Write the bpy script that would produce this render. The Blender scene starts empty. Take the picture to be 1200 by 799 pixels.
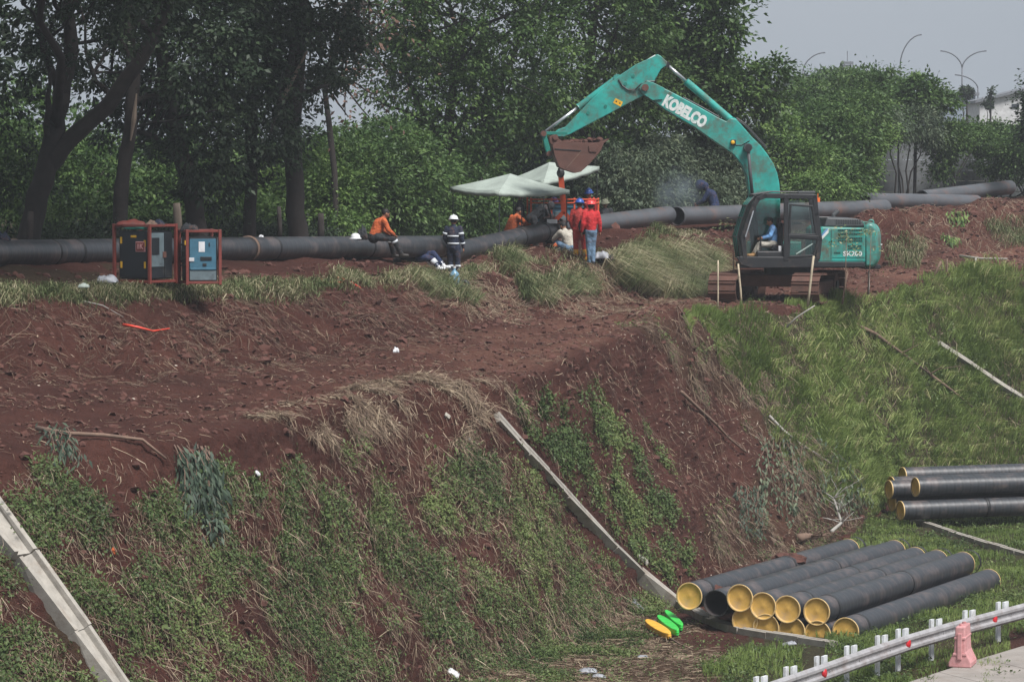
import bpy, bmesh, math, random
import numpy as np
from mathutils import Vector, Matrix, noise as mnoise
from mathutils.bvhtree import BVHTree
random.seed(7); RNG = np.random.default_rng(11)
S = bpy.context.scene; COL = S.collection; PI = math.pi; R = math.radians
# ---------------------------------------------------------------- camera
F = 4200.0; HORIZON = 190.0; CAMZ = 10.0
PITCH = math.atan((399.5 - HORIZON) / F)
cam = bpy.data.objects.new('camera', bpy.data.cameras.new('camera')); COL.objects.link(cam)
cam.data.lens = 126.0; cam.data.sensor_width = 36.0; cam.data.clip_end = 6000; cam.data.clip_start = 1
cam.location = (0, 0, CAMZ); cam.rotation_euler = (PI/2 - PITCH, 0, 0); S.camera = cam
def ray(px, py):
    u = (399.5 - py) / F; c, s = math.cos(PITCH), math.sin(PITCH)
    return Vector(((px - 600) / F, c + u * s, -s + u * c))
def P(px, py, Y):
    d = ray(px, py); return Vector((0, 0, CAMZ)) + d * (Y / d.y)
def proj(x, y, z):
    c, s = math.cos(PITCH), math.sin(PITCH); zz = z - CAMZ
    dep = y * c - zz * s; up = y * s + zz * c
    return 600 + x / dep * F, 399.5 - up / dep * F
# ---------------------------------------------------------------- world, sun, exposure
W = bpy.data.worlds.new('World'); S.world = W; W.use_nodes = True
nt = W.node_tree; nt.nodes.clear()
out = nt.nodes.new('ShaderNodeOutputWorld'); bg = nt.nodes.new('ShaderNodeBackground')
sky = nt.nodes.new('ShaderNodeTexSky'); sky.sky_type = 'NISHITA'; sky.sun_disc = False
SUN_EL, SUN_AZ = R(56), R(142)
sky.sun_elevation = SUN_EL; sky.sun_rotation = SUN_AZ
sky.air_density = 1.0; sky.dust_density = 6.0; sky.ozone_density = 1.5; sky.altitude = 0
hs = nt.nodes.new('ShaderNodeHueSaturation'); hs.inputs['Saturation'].default_value = 0.18
mx = nt.nodes.new('ShaderNodeMix'); mx.data_type = 'RGBA'; mx.inputs[0].default_value = 0.78
cn = nt.nodes.new('ShaderNodeTexNoise'); cn.inputs['Scale'].default_value = 5; cn.inputs['Detail'].default_value = 3; ctc = nt.nodes.new('ShaderNodeTexCoord')
nt.links.new(ctc.outputs['Generated'], cn.inputs['Vector']); ccr = nt.nodes.new('ShaderNodeValToRGB')   # the uneven grey cloud deck
ccr.color_ramp.elements[0].position = .3; ccr.color_ramp.elements[0].color = (3.45, 3.95, 4.6, 1); ccr.color_ramp.elements[1].position = .7; ccr.color_ramp.elements[1].color = (4.4, 4.85, 5.45, 1)
nt.links.new(cn.outputs['Fac'], ccr.inputs[0]); nt.links.new(ccr.outputs[0], mx.inputs[7])
nt.links.new(sky.outputs[0], hs.inputs['Color']); nt.links.new(hs.outputs[0], mx.inputs[6])
nt.links.new(mx.outputs[2], bg.inputs[0]); bg.inputs[1].default_value = 0.064
nt.links.new(bg.outputs[0], out.inputs[0])
sd = bpy.data.lights.new('sun', 'SUN'); sd.energy = 3.1; sd.angle = R(20); sd.color = (1, .97, .94)
so = bpy.data.objects.new('sun', sd); COL.objects.link(so)
so.rotation_euler = (PI/2 - SUN_EL, 0, PI - SUN_AZ)
# rotation so that light comes from azimuth SUN_AZ (measured clockwise from +Y)
dirv = Vector((math.sin(SUN_AZ) * math.cos(SUN_EL), math.cos(SUN_AZ) * math.cos(SUN_EL), math.sin(SUN_EL)))
so.rotation_euler = dirv.to_track_quat('Z', 'Y').to_euler()
S.view_settings.view_transform = 'Standard'; S.view_settings.look = 'None'
S.view_settings.exposure = 0.8; S.view_settings.gamma = 1.0
S.cycles.max_bounces = 5; S.cycles.diffuse_bounces = 3; S.cycles.transparent_max_bounces = 12
S.cycles.volume_bounces = 0; S.cycles.volume_step_rate = 4
# ---------------------------------------------------------------- materials
def NT(name):
    m = bpy.data.materials.new(name); m.use_nodes = True; t = m.node_tree; t.nodes.clear()
    o = t.nodes.new('ShaderNodeOutputMaterial'); b = t.nodes.new('ShaderNodeBsdfPrincipled')
    t.links.new(b.outputs[0], o.inputs[0]); return m, t, b
def nz(t, scale, detail=4, rough=.6, coord='Object', vec=None):
    n = t.nodes.new('ShaderNodeTexNoise'); n.inputs['Scale'].default_value = scale
    n.inputs['Detail'].default_value = detail; n.inputs['Roughness'].default_value = rough
    if vec is None:
        c = t.nodes.new('ShaderNodeTexCoord'); vec = c.outputs[coord]
    t.links.new(vec, n.inputs['Vector']); return n.outputs['Fac']
def ramp(t, fac, stops):
    r = t.nodes.new('ShaderNodeValToRGB'); e = r.color_ramp.elements
    while len(e) < len(stops): e.new(.5)
    for i, (p, c) in enumerate(stops):
        e[i].position = p; e[i].color = (c[0], c[1], c[2], 1)
    t.links.new(fac, r.inputs[0]); return r.outputs[0]
def mixc(t, fac, a, b):
    m = t.nodes.new('ShaderNodeMix'); m.data_type = 'RGBA'
    for k, v in ((0, fac), (6, a), (7, b)):
        if isinstance(v, (int, float)): m.inputs[k].default_value = v
        elif isinstance(v, tuple): m.inputs[k].default_value = (v[0], v[1], v[2], 1)
        else: t.links.new(v, m.inputs[k])
    return m.outputs[2]
def bump(t, b, fac, strength=.3, dist=.02):
    n = t.nodes.new('ShaderNodeBump'); n.inputs['Strength'].default_value = strength
    n.inputs['Distance'].default_value = dist
    t.links.new(fac, n.inputs['Height']); t.links.new(n.outputs[0], b.inputs['Normal'])
def mat(name, col, rough=.6, dirt=None, dirt_amt=.5, metal=0, scale=3.0, bmp=.15, coat=0):
    if name.endswith(('cloth', 'denim')): dirt = dirt or (.12, .06, .045); dirt_amt = .35; bmp = 0; scale = 7
    """a painted or plain surface: colour, uneven wear, caught dirt"""
    m, t, b = NT(name)
    f = nz(t, scale, 6, .65)
    dk = tuple(c * .72 for c in col)
    c = ramp(t, f, [(.35, dk), (.62, col)])
    if dirt:
        f2 = nz(t, scale * .55, 8, .75)
        r = t.nodes.new('ShaderNodeMapRange'); r.inputs[1].default_value = .62 - dirt_amt * .25
        r.inputs[2].default_value = .75 - dirt_amt * .15; t.links.new(f2, r.inputs[0])
        c = mixc(t, r.outputs[0], c, dirt)
    t.links.new(c, b.inputs['Base Color']); b.inputs['Roughness'].default_value = rough
    b.inputs['Metallic'].default_value = metal
    if coat: b.inputs['Coat Weight'].default_value = coat
    if bmp: bump(t, b, nz(t, scale * 12, 3), bmp, .01)
    if name.endswith(('cloth', 'denim')): bump(t, b, nz(t, 9, 3), 1.0, .05)
    return m
def foliage(name, stops, trans=.25, rough=.55):
    m, t, b = NT(name)
    a = t.nodes.new('ShaderNodeAttribute'); a.attribute_name = 'v'
    c = ramp(t, a.outputs['Fac'], stops)
    t.links.new(c, b.inputs['Base Color']); b.inputs['Roughness'].default_value = rough
    b.inputs['Specular IOR Level'].default_value = .3
    if trans:
        tr = t.nodes.new('ShaderNodeBsdfTranslucent'); t.links.new(c, tr.inputs[0])
        ms = t.nodes.new('ShaderNodeMixShader'); ms.inputs[0].default_value = trans
        o = [n for n in t.nodes if n.type == 'OUTPUT_MATERIAL'][0]
        t.links.new(b.outputs[0], ms.inputs[1]); t.links.new(tr.outputs[0], ms.inputs[2])
        t.links.new(ms.outputs[0], o.inputs[0])
    return m
MUD = (.115, .045, .032)
M = {}
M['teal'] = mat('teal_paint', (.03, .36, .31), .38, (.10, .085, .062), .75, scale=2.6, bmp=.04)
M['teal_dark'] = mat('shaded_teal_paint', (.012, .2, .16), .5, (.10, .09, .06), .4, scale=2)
M['black'] = mat('black_paint', (.018, .019, .022), .5, (.07, .05, .04), .25)
M['grey_plastic'] = mat('grey_plastic', (.075, .08, .085), .6)
M['track_mud'] = mat('muddy_track_steel', (.13, .06, .043), .85, (.05, .03, .025), .5, scale=5, bmp=.5)
M['rust'] = mat('rusty_steel', (.12, .055, .042), .75, (.10, .04, .028), .6, scale=3, bmp=.3)
M['chrome'] = mat('chrome_rod', (.62, .64, .66), .25, metal=.7, bmp=0)
M['orange'] = mat('orange_lens', (.75, .16, .03), .4)
M['white'] = mat('white_plastic', (.72, .73, .75), .45)
M['decal'] = mat('white_decal', (.7, .74, .72), .6, (.3, .42, .38), .4, scale=5, bmp=0)
M['yellow_decal'] = mat('yellow_decal', (.75, .42, .02), .6, bmp=0)
M['coat'] = None
M['yellow_cap'] = mat('yellow_plastic_cap', (.78, .47, .11), .6, (.55, .36, .18), .4, scale=4, bmp=.05)
M['yellow_rim'] = mat('yellow_pipe_rim', (.66, .46, .2), .5, (.5, .33, .12), .3, scale=6, bmp=.03)
M['steel_pipe'] = mat('grey_coated_pipe', (.085, .09, .10), .4, (.16, .09, .07), .4, scale=1.2, bmp=.05)
M['inside'] = mat('bare_pipe_bore', (.045, .035, .035), .8)
M['band'] = mat('black_band', (.012, .012, .014), .5)
M['yband'] = mat('yellow_band', (.62, .42, .16), .5)
M['concrete'] = mat('weathered_concrete', (.36, .335, .295), .9, (.22, .18, .145), .45, scale=3.5, bmp=.4)
M['concrete_wall'] = mat('mossy_grey_concrete', (.17, .18, .19), .9, (.06, .07, .06), .6, scale=1.2, bmp=.3)
M['road'] = mat('pale_road_concrete', (.30, .27, .245), .9, (.2, .17, .145), .4, scale=1.0, bmp=.3)
M['galv'] = mat('galvanised_steel', (.42, .41, .42), .5, (.25, .21, .2), .45, metal=.25, scale=3)
M['post_white'] = mat('white_post_paint', (.7, .72, .74), .6, (.4, .38, .34), .35, scale=6)
M['red_reflect'] = mat('red_reflector', (.6, .02, .03), .3)
M['pink'] = mat('faded_red_plastic', (.6, .3, .3), .6, (.42, .16, .16), .5, scale=5)
M['frame_red'] = mat('red_frame_paint', (.2, .04, .03), .6, (.09, .04, .03), .4, scale=5)
M['gen_blue'] = mat('blue_machine_panel', (.055, .17, .25), .5, (.03, .06, .08), .3, scale=4)
M['gen_grey'] = mat('grey_machine_panel', (.14, .19, .21), .6, (.05, .06, .07), .5, scale=3)
M['gen_dark'] = mat('dark_machine_panel', (.011, .015, .02), .5, (.05, .045, .04), .3)
M['sling'] = mat('orange_red_sling', (.72, .10, .035), .65)
M['canopy'] = mat('pale_green_canvas', (.33, .38, .34), .8, (.26, .30, .27), .3, scale=2, bmp=.1)
M['navy'] = mat('navy_cloth', (.014, .022, .048), .9)
M['red_cloth'] = mat('red_cloth', (.55, .02, .025), .85, (.35, .02, .02), .3, scale=8)
M['maroon'] = mat('dusty_red_cloth', (.42, .03, .025), .85, (.2, .03, .025), .5, scale=8)
M['orange_cloth'] = mat('orange_cloth', (.52, .11, .03), .85)
M['jeans'] = mat('blue_denim', (.12, .2, .3), .9)
M['dark_cloth'] = mat('charcoal_cloth', (.02, .023, .028), .9)
M['lblue'] = mat('light_blue_cloth', (.16, .36, .68), .85)
M['khaki'] = mat('khaki_cloth', (.45, .42, .36), .9)
M['blue_cloth'] = mat('blue_work_cloth', (.012, .025, .075), .9)
M['stripe'] = mat('reflective_stripe', (.62, .66, .7), .5, bmp=0)
M['skin'] = mat('brown_skin', (.28, .13, .075), .6, bmp=0)
M['hair'] = mat('black_hair', (.01, .008, .008), .7)
M['yboot'] = mat('yellow_rubber', (.72, .36, .03), .5, MUD, .4, scale=8)
M['boot'] = mat('dark_boot_leather', (.03, .025, .022), .6)
M['tanboot'] = mat('tan_boot_leather', (.35, .2, .08), .7)
M['hat_white'] = mat('white_helmet_shell', (.8, .82, .84), .35, bmp=0)
M['hat_blue'] = mat('blue_helmet_shell', (.03, .09, .36), .35, bmp=0)
M['hat_red'] = mat('red_helmet_shell', (.75, .07, .07), .35, bmp=0)
M['hat_olive'] = mat('olive_hat_cloth', (.16, .17, .12), .9)
M['hat_purple'] = mat('purple_helmet_shell', (.17, .1, .32), .4, bmp=0)
M['wood'] = mat('dead_wood', (.2, .13, .095), .9, (.12, .08, .06), .5, scale=8)
M['bamboo'] = mat('dry_bamboo', (.5, .42, .3), .8, (.25, .2, .15), .4, scale=9)
M['pale_wood'] = mat('bleached_wood', (.36, .34, .31), .9, (.25, .22, .2), .4, scale=7)
M['bark'] = mat('dark_bark', (.036, .028, .025), .95, (.02, .019, .016), .5, scale=4, bmp=.8)
M['bark_pale'] = mat('pale_torn_bark', (.28, .22, .17), .95)
M['plastic_bag'] = mat('grey_plastic_bag', (.30, .31, .34), .5)
M['green_plastic'] = mat('bright_green_plastic', (.05, .62, .09), .4, bmp=.02)
M['yellow_plastic'] = mat('yellow_orange_plastic', (.85, .47, .06), .45, bmp=.02)
M['lamp_steel'] = mat('dull_lamp_steel', (.12, .13, .15), .6, bmp=0)
M['house_white'] = mat('white_render', (.6, .6, .6), .8)
M['house_grey'] = mat('blue_grey_render', (.28, .33, .4), .8)
M['roof_grey'] = mat('grey_roof_sheet', (.16, .17, .19), .7)
M['glass_dark'] = mat('dark_window_glass', (.03, .035, .045), .15, bmp=0)
M['blue_water'] = mat('blue_bottle_plastic', (.16, .32, .45), .3, bmp=0)
M['red_plastic'] = mat('red_plastic_hose', (.75, .07, .04), .5)
# coated pipe: black wrap with a faint spiral lap
m, t, b = NT('black_wrapped_pipe')
tc = t.nodes.new('ShaderNodeTexCoord'); wv = t.nodes.new('ShaderNodeTexWave'); wv.bands_direction = 'Y'
wv.inputs['Scale'].default_value = 1.3; wv.inputs['Distortion'].default_value = 1.2; wv.inputs['Detail'].default_value = 2
t.links.new(tc.outputs['Object'], wv.inputs['Vector'])
c1 = ramp(t, wv.outputs['Fac'], [(.0, (.024, .027, .032)), (.75, (.034, .038, .045)), (.97, (.015, .017, .02))])
f2 = nz(t, 2.2, 7, .7); rr = t.nodes.new('ShaderNodeMapRange'); rr.inputs[1].default_value = .5; rr.inputs[2].default_value = .8
t.links.new(f2, rr.inputs[0]); c2 = mixc(t, rr.outputs[0], c1, (.15, .11, .10))
t.links.new(c2, b.inputs['Base Color']); b.inputs['Roughness'].default_value = .42; b.inputs['Specular IOR Level'].default_value = .7
bump(t, b, wv.outputs['Fac'], .12, .01); M['coat'] = m
# window glass of the cab
m, t, b = NT('cab_glass'); b.inputs['Base Color'].default_value = (.75, .82, .8, 1); b.inputs['Roughness'].default_value = .05
tr = t.nodes.new('ShaderNodeBsdfTransparent'); tr.inputs[0].default_value = (.8, .86, .84, 1)
gl = t.nodes.new('ShaderNodeBsdfGlossy'); gl.inputs['Roughness'].default_value = .06; gl.inputs[0].default_value = (.8, .85, .85, 1)
ms = t.nodes.new('ShaderNodeMixShader'); ms.inputs[0].default_value = .07
t.links.new(tr.outputs[0], ms.inputs[1]); t.links.new(gl.outputs[0], ms.inputs[2])
t.links.new(ms.outputs[0], [n for n in t.nodes if n.type == 'OUTPUT_MATERIAL'][0].inputs[0]); M['glass'] = m
# foliage
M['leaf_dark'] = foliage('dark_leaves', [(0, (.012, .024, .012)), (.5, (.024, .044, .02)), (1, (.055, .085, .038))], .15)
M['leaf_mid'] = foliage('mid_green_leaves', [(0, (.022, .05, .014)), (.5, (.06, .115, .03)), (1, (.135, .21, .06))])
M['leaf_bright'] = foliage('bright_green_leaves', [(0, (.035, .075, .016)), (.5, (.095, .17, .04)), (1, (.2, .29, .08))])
M['leaf_grey'] = foliage('grey_green_leaves', [(0, (.05, .075, .045)), (.5, (.09, .125, .075)), (1, (.17, .2, .12))])
M['leaf_wilt'] = foliage('wilted_leaves', [(0, (.03, .05, .035)), (.5, (.055, .085, .055)), (1, (.11, .15, .10))])
M['leaf_brown'] = foliage('dead_brown_leaves', [(0, (.08, .045, .035)), (1, (.2, .12, .09))], .1)
M['grass'] = foliage('fresh_grass', [(0, (.075, .125, .03)), (.5, (.18, .25, .065)), (.8, (.28, .34, .11)), (1, (.45, .41, .22))], .25)
M['weed'] = foliage('leafy_weeds', [(0, (.035, .06, .018)), (.5, (.08, .12, .035)), (1, (.17, .21, .07))], .2)
M['straw'] = foliage('dry_straw', [(0, (.09, .055, .04)), (.5, (.22, .155, .105)), (1, (.48, .39, .27))], .1)
M['drygrass'] = foliage('half_dry_grass', [(0, (.06, .09, .03)), (.45, (.15, .19, .08)), (.75, (.32, .30, .17)), (1, (.5, .44, .3))], .15)
M['litter'] = foliage('pale_leaf_litter', [(0, (.12, .065, .045)), (.6, (.28, .19, .13)), (1, (.46, .4, .33))], .0)
# soil
m, t, b = NT('red_soil')
a = t.nodes.new('ShaderNodeAttribute'); a.attribute_name = 'dry'  # dry soil tone, also carrying the shade painted on the left of the bench
g = t.nodes.new('ShaderNodeAttribute'); g.attribute_name = 'veg'
n1 = nz(t, .55, 8, .7); n2 = nz(t, 7, 6, .75); n3 = nz(t, 30, 4, .8)
c = ramp(t, n1, [(.3, (.048, .019, .015)), (.5, (.076, .030, .023)), (.7, (.112, .046, .034))])
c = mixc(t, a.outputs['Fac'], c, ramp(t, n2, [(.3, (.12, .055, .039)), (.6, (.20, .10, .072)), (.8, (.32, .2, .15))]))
c = mixc(t, g.outputs['Fac'], c, ramp(t, n2, [(.35, (.035, .032, .018)), (.65, (.075, .068, .035))]))
m2 = t.nodes.new('ShaderNodeMix'); m2.data_type = 'RGBA'; m2.blend_type = 'MULTIPLY'; m2.inputs[0].default_value = .85
t.links.new(c, m2.inputs[6]); t.links.new(ramp(t, n3, [(.3, (.45, .45, .45)), (.65, (1.25, 1.2, 1.2))]), m2.inputs[7])
t.links.new(m2.outputs[2], b.inputs['Base Color']); b.inputs['Roughness'].default_value = .95
b.inputs['Specular IOR Level'].default_value = .15
ad = t.nodes.new('ShaderNodeMath'); ad.operation = 'ADD'; t.links.new(n2, ad.inputs[0]); t.links.new(n3, ad.inputs[1])
bump(t, b, ad.outputs[0], .9, .07); M['soil'] = m
M['clod'] = mat('soil_clod', (.10, .040, .030), .95, (.07, .028, .02), .5, scale=5, bmp=.6)
# ---------------------------------------------------------------- object helpers
def setp(o, label=None, cat=None, group=None, kind=None):
    if label: o['label'] = label
    if cat: o['category'] = cat
    if group: o['group'] = group
    if kind: o['kind'] = kind
    return o
def thing(name, label, cat, loc=(0, 0, 0), rot=(0, 0, 0), group=None):
    o = bpy.data.objects.new(name, None); COL.objects.link(o); o.empty_display_size = .2
    o.location = loc; o.rotation_euler = rot; return setp(o, label, cat, group)
def copy_tree(o, parent=None):
    c = o.copy(); COL.objects.link(c)
    if parent: c.parent = parent
    for ch in list(o.children): copy_tree(ch, c)
    return c
def link(name, me, m, parent=None, smooth=False):
    o = bpy.data.objects.new(name, me); COL.objects.link(o)
    if m: me.materials.append(m)
    if parent: o.parent = parent
    if smooth: me.polygons.foreach_set('use_smooth', [True] * len(me.polygons))
    return o
class MB:
    def __init__(s): s.v = []; s.f = []
    def add(s, vs, fs):
        n = len(s.v); s.v += [tuple(x) for x in vs]; s.f += [tuple(i + n for i in f) for f in fs]; return s
    def box(s, c, d, rot=None):
        c = Vector(c); vs = []
        for sx in (-1, 1):
            for sy in (-1, 1):
                for sz in (-1, 1):
                    p = Vector((sx * d[0] / 2, sy * d[1] / 2, sz * d[2] / 2))
                    if rot: p = rot @ p
                    vs.append(c + p)
        return s.add(vs, [(0, 1, 3, 2), (4, 6, 7, 5), (0, 4, 5, 1), (2, 3, 7, 6), (0, 2, 6, 4), (1, 5, 7, 3)])
    def bar(s, a, b, w, h=None, up=(0, 0, 1)):
        a, b = Vector(a), Vector(b); h = h or w; d = (b - a); L = d.length; d.normalize(); u = Vector(up)
        if abs(d.dot(u)) > .98: u = Vector((1, 0, 0))
        x = d.cross(u).normalized(); z = x.cross(d)
        return s.box((a + b) / 2, (w, L, h), Matrix((x, d, z)).transposed())
    def tube(s, pts, rad, n=8, cap=True, squash=1.0):
        pts = [Vector(p) for p in pts]; rad = rad if isinstance(rad, (list, tuple)) else [rad] * len(pts)
        vs = []; fs = []; prev = None
        for i, p in enumerate(pts):
            d = (pts[min(i + 1, len(pts) - 1)] - pts[max(i - 1, 0)]); d.normalize()
            if prev is None:
                u = Vector((0, 0, 1)) if abs(d.z) < .9 else Vector((1, 0, 0)); x = d.cross(u).normalized()
            else:
                x = (prev - d * prev.dot(d)).normalized()
            prev = x; y = d.cross(x)
            for k in range(n):
                a = 2 * PI * k / n; vs.append(p + (x * math.cos(a) + y * math.sin(a) * squash) * rad[i])
        for i in range(len(pts) - 1):
            for k in range(n):
                k2 = (k + 1) % n; fs.append((i * n + k, i * n + k2, (i + 1) * n + k2, (i + 1) * n + k))
        if cap: fs.append(tuple(range(n))[::-1]); fs.append(tuple((len(pts) - 1) * n + k for k in range(n)))
        return s.add(vs, fs)
    def prism(s, poly, y0, y1, plane='xz'):
        n = len(poly); vs = []
        for y in (y0, y1):
            for (a, c) in poly: vs.append((a, y, c) if plane == 'xz' else ((a, c, y) if plane == 'xy' else (y, a, c)))
        fs = [tuple(range(n)), tuple(range(n, 2 * n))[::-1]]
        for i in range(n):
            j = (i + 1) % n; fs.append((i, i + n, j + n, j))
        return s.add(vs, fs)
    def lathe(s, prof, c=(0, 0, 0), n=20, rot=None, sx=1, sy=1):
        vs = []; fs = []; c = Vector(c)
        for (r, z) in prof:
            for k in range(n):
                a = 2 * PI * k / n; p = Vector((r * math.cos(a) * sx, r * math.sin(a) * sy, z))
                if rot: p = rot @ p
                vs.append(c + p)
        for i in range(len(prof) - 1):
            for k in range(n):
                k2 = (k + 1) % n; fs.append((i * n + k, i * n + k2, (i + 1) * n + k2, (i + 1) * n + k))
        return s.add(vs, fs)
    def sphere(s, c, r, n=10, m=6, rough=0, seed=0):
        c = Vector(c); r = r if isinstance(r, (tuple, list)) else (r, r, r); vs = []; fs = []
        rr = random.Random(seed)
        for i in range(m + 1):
            th = PI * i / m
            for k in range(n):
                a = 2 * PI * k / n; q = 1 + (rr.random() - .5) * rough
                if i in (0, m): q = 1
                vs.append(c + Vector((r[0] * math.sin(th) * math.cos(a), r[1] * math.sin(th) * math.sin(a), r[2] * math.cos(th))) * q)
        for i in range(m):
            for k in range(n):
                k2 = (k + 1) % n; fs.append((i * n + k, (i + 1) * n + k, (i + 1) * n + k2, i * n + k2))
        return s.add(vs, fs)
    def mesh(s, name, origin=None):
        me = bpy.data.meshes.new(name); vs = s.v
        if origin is not None: vs = [(v[0] - origin[0], v[1] - origin[1], v[2] - origin[2]) for v in vs]
        me.from_pydata(vs, [], s.f); me.validate(); me.update()
        bm = bmesh.new(); bm.from_mesh(me); bmesh.ops.remove_doubles(bm, verts=bm.verts, dist=1e-5)
        bmesh.ops.recalc_face_normals(bm, faces=bm.faces); bm.to_mesh(me); bm.free(); return me
    def build(s, name, m, parent=None, origin=None, smooth=False, bevel=0, label=None):
        o = link(name, s.mesh(name, origin), m, parent, smooth)
        if bevel:
            b = o.modifiers.new('bevel', 'BEVEL'); b.width = bevel; b.segments = 2; b.limit_method = 'ANGLE'; b.angle_limit = R(40)
        if label: o['label'] = label
        return o
def npmesh(name, V, faces, k, v=None):
    """V (n,3), faces (m,k) index array -> mesh, with optional per-vertex value 'v'"""
    me = bpy.data.meshes.new(name); me.vertices.add(len(V)); me.vertices.foreach_set('co', V.astype(np.float32).ravel())
    m_ = len(faces); me.loops.add(m_ * k); me.polygons.add(m_)
    me.loops.foreach_set('vertex_index', faces.astype(np.int32).ravel())
    me.polygons.foreach_set('loop_start', np.arange(0, m_ * k, k, dtype=np.int32))
    me.update(calc_edges=True)
    if v is not None:
        at = me.attributes.new('v', 'FLOAT', 'POINT'); at.data.foreach_set('value', v.astype(np.float32))
    return me
def norm(a): return a / (np.linalg.norm(a, axis=-1, keepdims=True) + 1e-9)
def leaf_mesh(name, C, D, N, L, Wd, v):
    """rhombic leaves: centre C, long axis D, normal hint N, length L, width Wd"""
    D = norm(D); X = norm(np.cross(D, N)); L = L[:, None]; Wd = Wd[:, None]
    up = np.cross(X, D)
    a = C - D * L * .5; b_ = C + X * Wd * .5 - D * L * .08 + up * Wd * .12; c = C + D * L * .5 - up * L * .08; d = C - X * Wd * .5 - D * L * .08 + up * Wd * .12
    V = np.stack([a, b_, c, d], 1).reshape(-1, 3); n = len(C)
    return npmesh(name, V, np.arange(n * 4).reshape(n, 4), 4, np.repeat(v, 4))
def blade_mesh(name, B, U, Ln, H, Wd, v, side=None):
    """grass blades: base B, up U, lean vector Ln (already scaled), height H, width Wd"""
    n = len(B); H = H[:, None]; Wd = Wd[:, None]
    if side is None:
        side = RNG.normal(size=(n, 3)); side[:, 2] *= .3
    X = norm(np.cross(norm(U), side)) 
    mid = B + U * H * .55 + Ln * H * .25; tip = B + U * H * .9 + Ln * H * 1.0 - np.array([0, 0, 1.]) * H * .12
    V = np.stack([B - X * Wd * .5, B + X * Wd * .5, mid + X * Wd * .42, mid - X * Wd * .42, tip], 1).reshape(-1, 3)
    i = np.arange(n)[:, None] * 5
    q = np.concatenate([i + 0, i + 1, i + 2, i + 3], 1); t_ = np.concatenate([i + 3, i + 2, i + 4], 1)
    F_ = np.concatenate([np.concatenate([q[:, [0, 1, 2]], q[:, [0, 2, 3]]], 0), t_], 0)
    return npmesh(name, V, F_, 3, np.repeat(v, 5))
# value noise
_perm = RNG.random((64, 64, 64)).astype(np.float32)
def vnoise(p):
    i = np.floor(p).astype(int); f = p - i; f = f * f * (3 - 2 * f); r = 0
    for dx in (0, 1):
        wx = f[..., 0] if dx else 1 - f[..., 0]
        for dy in (0, 1):
            wy = f[..., 1] if dy else 1 - f[..., 1]
            for dz in (0, 1):
                wz = f[..., 2] if dz else 1 - f[..., 2]
                r = r + wx * wy * wz * _perm[(i[..., 0] + dx) & 63, (i[..., 1] + dy) & 63, (i[..., 2] + dz) & 63]
    return r * 2 - 1
def fbm(p, oct=4, gain=.5):
    r = 0; a = 1.0
    for k in range(oct): r = r + a * vnoise(p * (2.03 ** k) + 17.3 * k); a *= gain
    return r
def inpoly(px, py, poly):
    r = np.zeros(px.shape, bool); n = len(poly)
    for i in range(n):
        x1, y1 = poly[i]; x2, y2 = poly[(i + 1) % n]
        if y1 == y2: continue
        c = ((y1 > py) != (y2 > py)) & (px < (x2 - x1) * (py - y1) / (y2 - y1) + x1); r ^= c
    return r
# ================================================================ TERRAIN (one sheet to the horizon)
def zof(py, Y): return CAMZ - (py - HORIZON) / F * Y
LP = dict(
 D=[(0,312,76),(250,305,86),(440,304,94),(490,320,96.5),(520,328,98),(555,320,99.5),(600,299,103),(660,288,106),(785,268,114),(850,262,118),(1030,258,129),(1150,245,140),(1200,238,144)],
 E=[(0,347,72),(150,342,76),(250,340,79),(350,338,83),(450,330,88.5),(520,337,94),(560,326,97),(600,305,100),(650,305,101.5),(690,308,101.5),(740,300,106),(785,292,109),(850,292,112),(940,285,116),(1030,262,122),(1100,250,128),(1200,240,134)],
 Fb=[(0,438,68),(150,440,69.5),(250,435,72.5),(350,425,76),(450,405,81),(520,390,86),(600,375,92),(700,362,98),(800,345,105),(860,338,108),(940,330,112),(1030,314,117),(1100,306,121),(1200,296,127)],
 G=[(0,530,57),(100,518,59),(200,510,60.5),(300,495,63),(400,468,68),(500,450,72),(580,448,74),(650,425,79),(700,402,84),(760,384,90),(800,372,94),(850,364,98),(900,360,99.5),(950,358,100.5),(985,354,103),(1050,336,107.5),(1100,323,110.5),(1200,312,114)],
)
PXS = np.concatenate([np.arange(-1700, -200, 50), np.arange(-200, -20, 8), np.arange(-20, 1222, 2.6), np.arange(1222, 1400, 8), np.arange(1400, 2900, 50)])
def lin(key):
    a = np.array(LP[key], float); Y = np.interp(PXS, a[:, 0], a[:, 2]); z = np.interp(PXS, a[:, 0], CAMZ - (a[:, 1] - HORIZON) / F * a[:, 2])
    return Y, z
I_ = np.array([(-600,42,.1),(0,50,.1),(100,52,.1),(200,54.5,.1),(300,57.5,.1),(400,62,.1),(500,66,.1),(600,69.5,.2),(700,76,0),(800,82,0),(850,87.5,0),(950,93,0),(1000,98,0),(1050,102.5,0),(1100,105.5,0),(1200,107.5,0)])
IY = np.interp(PXS, I_[:, 0], I_[:, 1]); IZ = np.interp(PXS, I_[:, 0], I_[:, 2])
DY, DZ = lin('D'); EY, EZ = lin('E'); FY, FZ = lin('Fb'); GY, GZ = lin('G')
hm = np.clip((PXS - 960) / 40, 0, 1)
hy = np.interp(PXS, [985, 1100, 1200, 1300], [102.2, 108.7, 110.5, 112]); hz = np.interp(PXS, [985, 1100, 1200, 1300], [5.3, 4.43, 2.63, 1])
HY = (1 - hm) * (.5 * GY + .5 * IY) + hm * hy; HZ = (1 - hm) * (.47 * GZ + .53 * IZ) + hm * hz
one = np.ones_like(PXS)
CY = DY + 9; CZ = DZ + .25
BY = 230 * one; BZ = 8.6 * one
AY = 3500 * one; AZ = 8.6 * one
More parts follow.
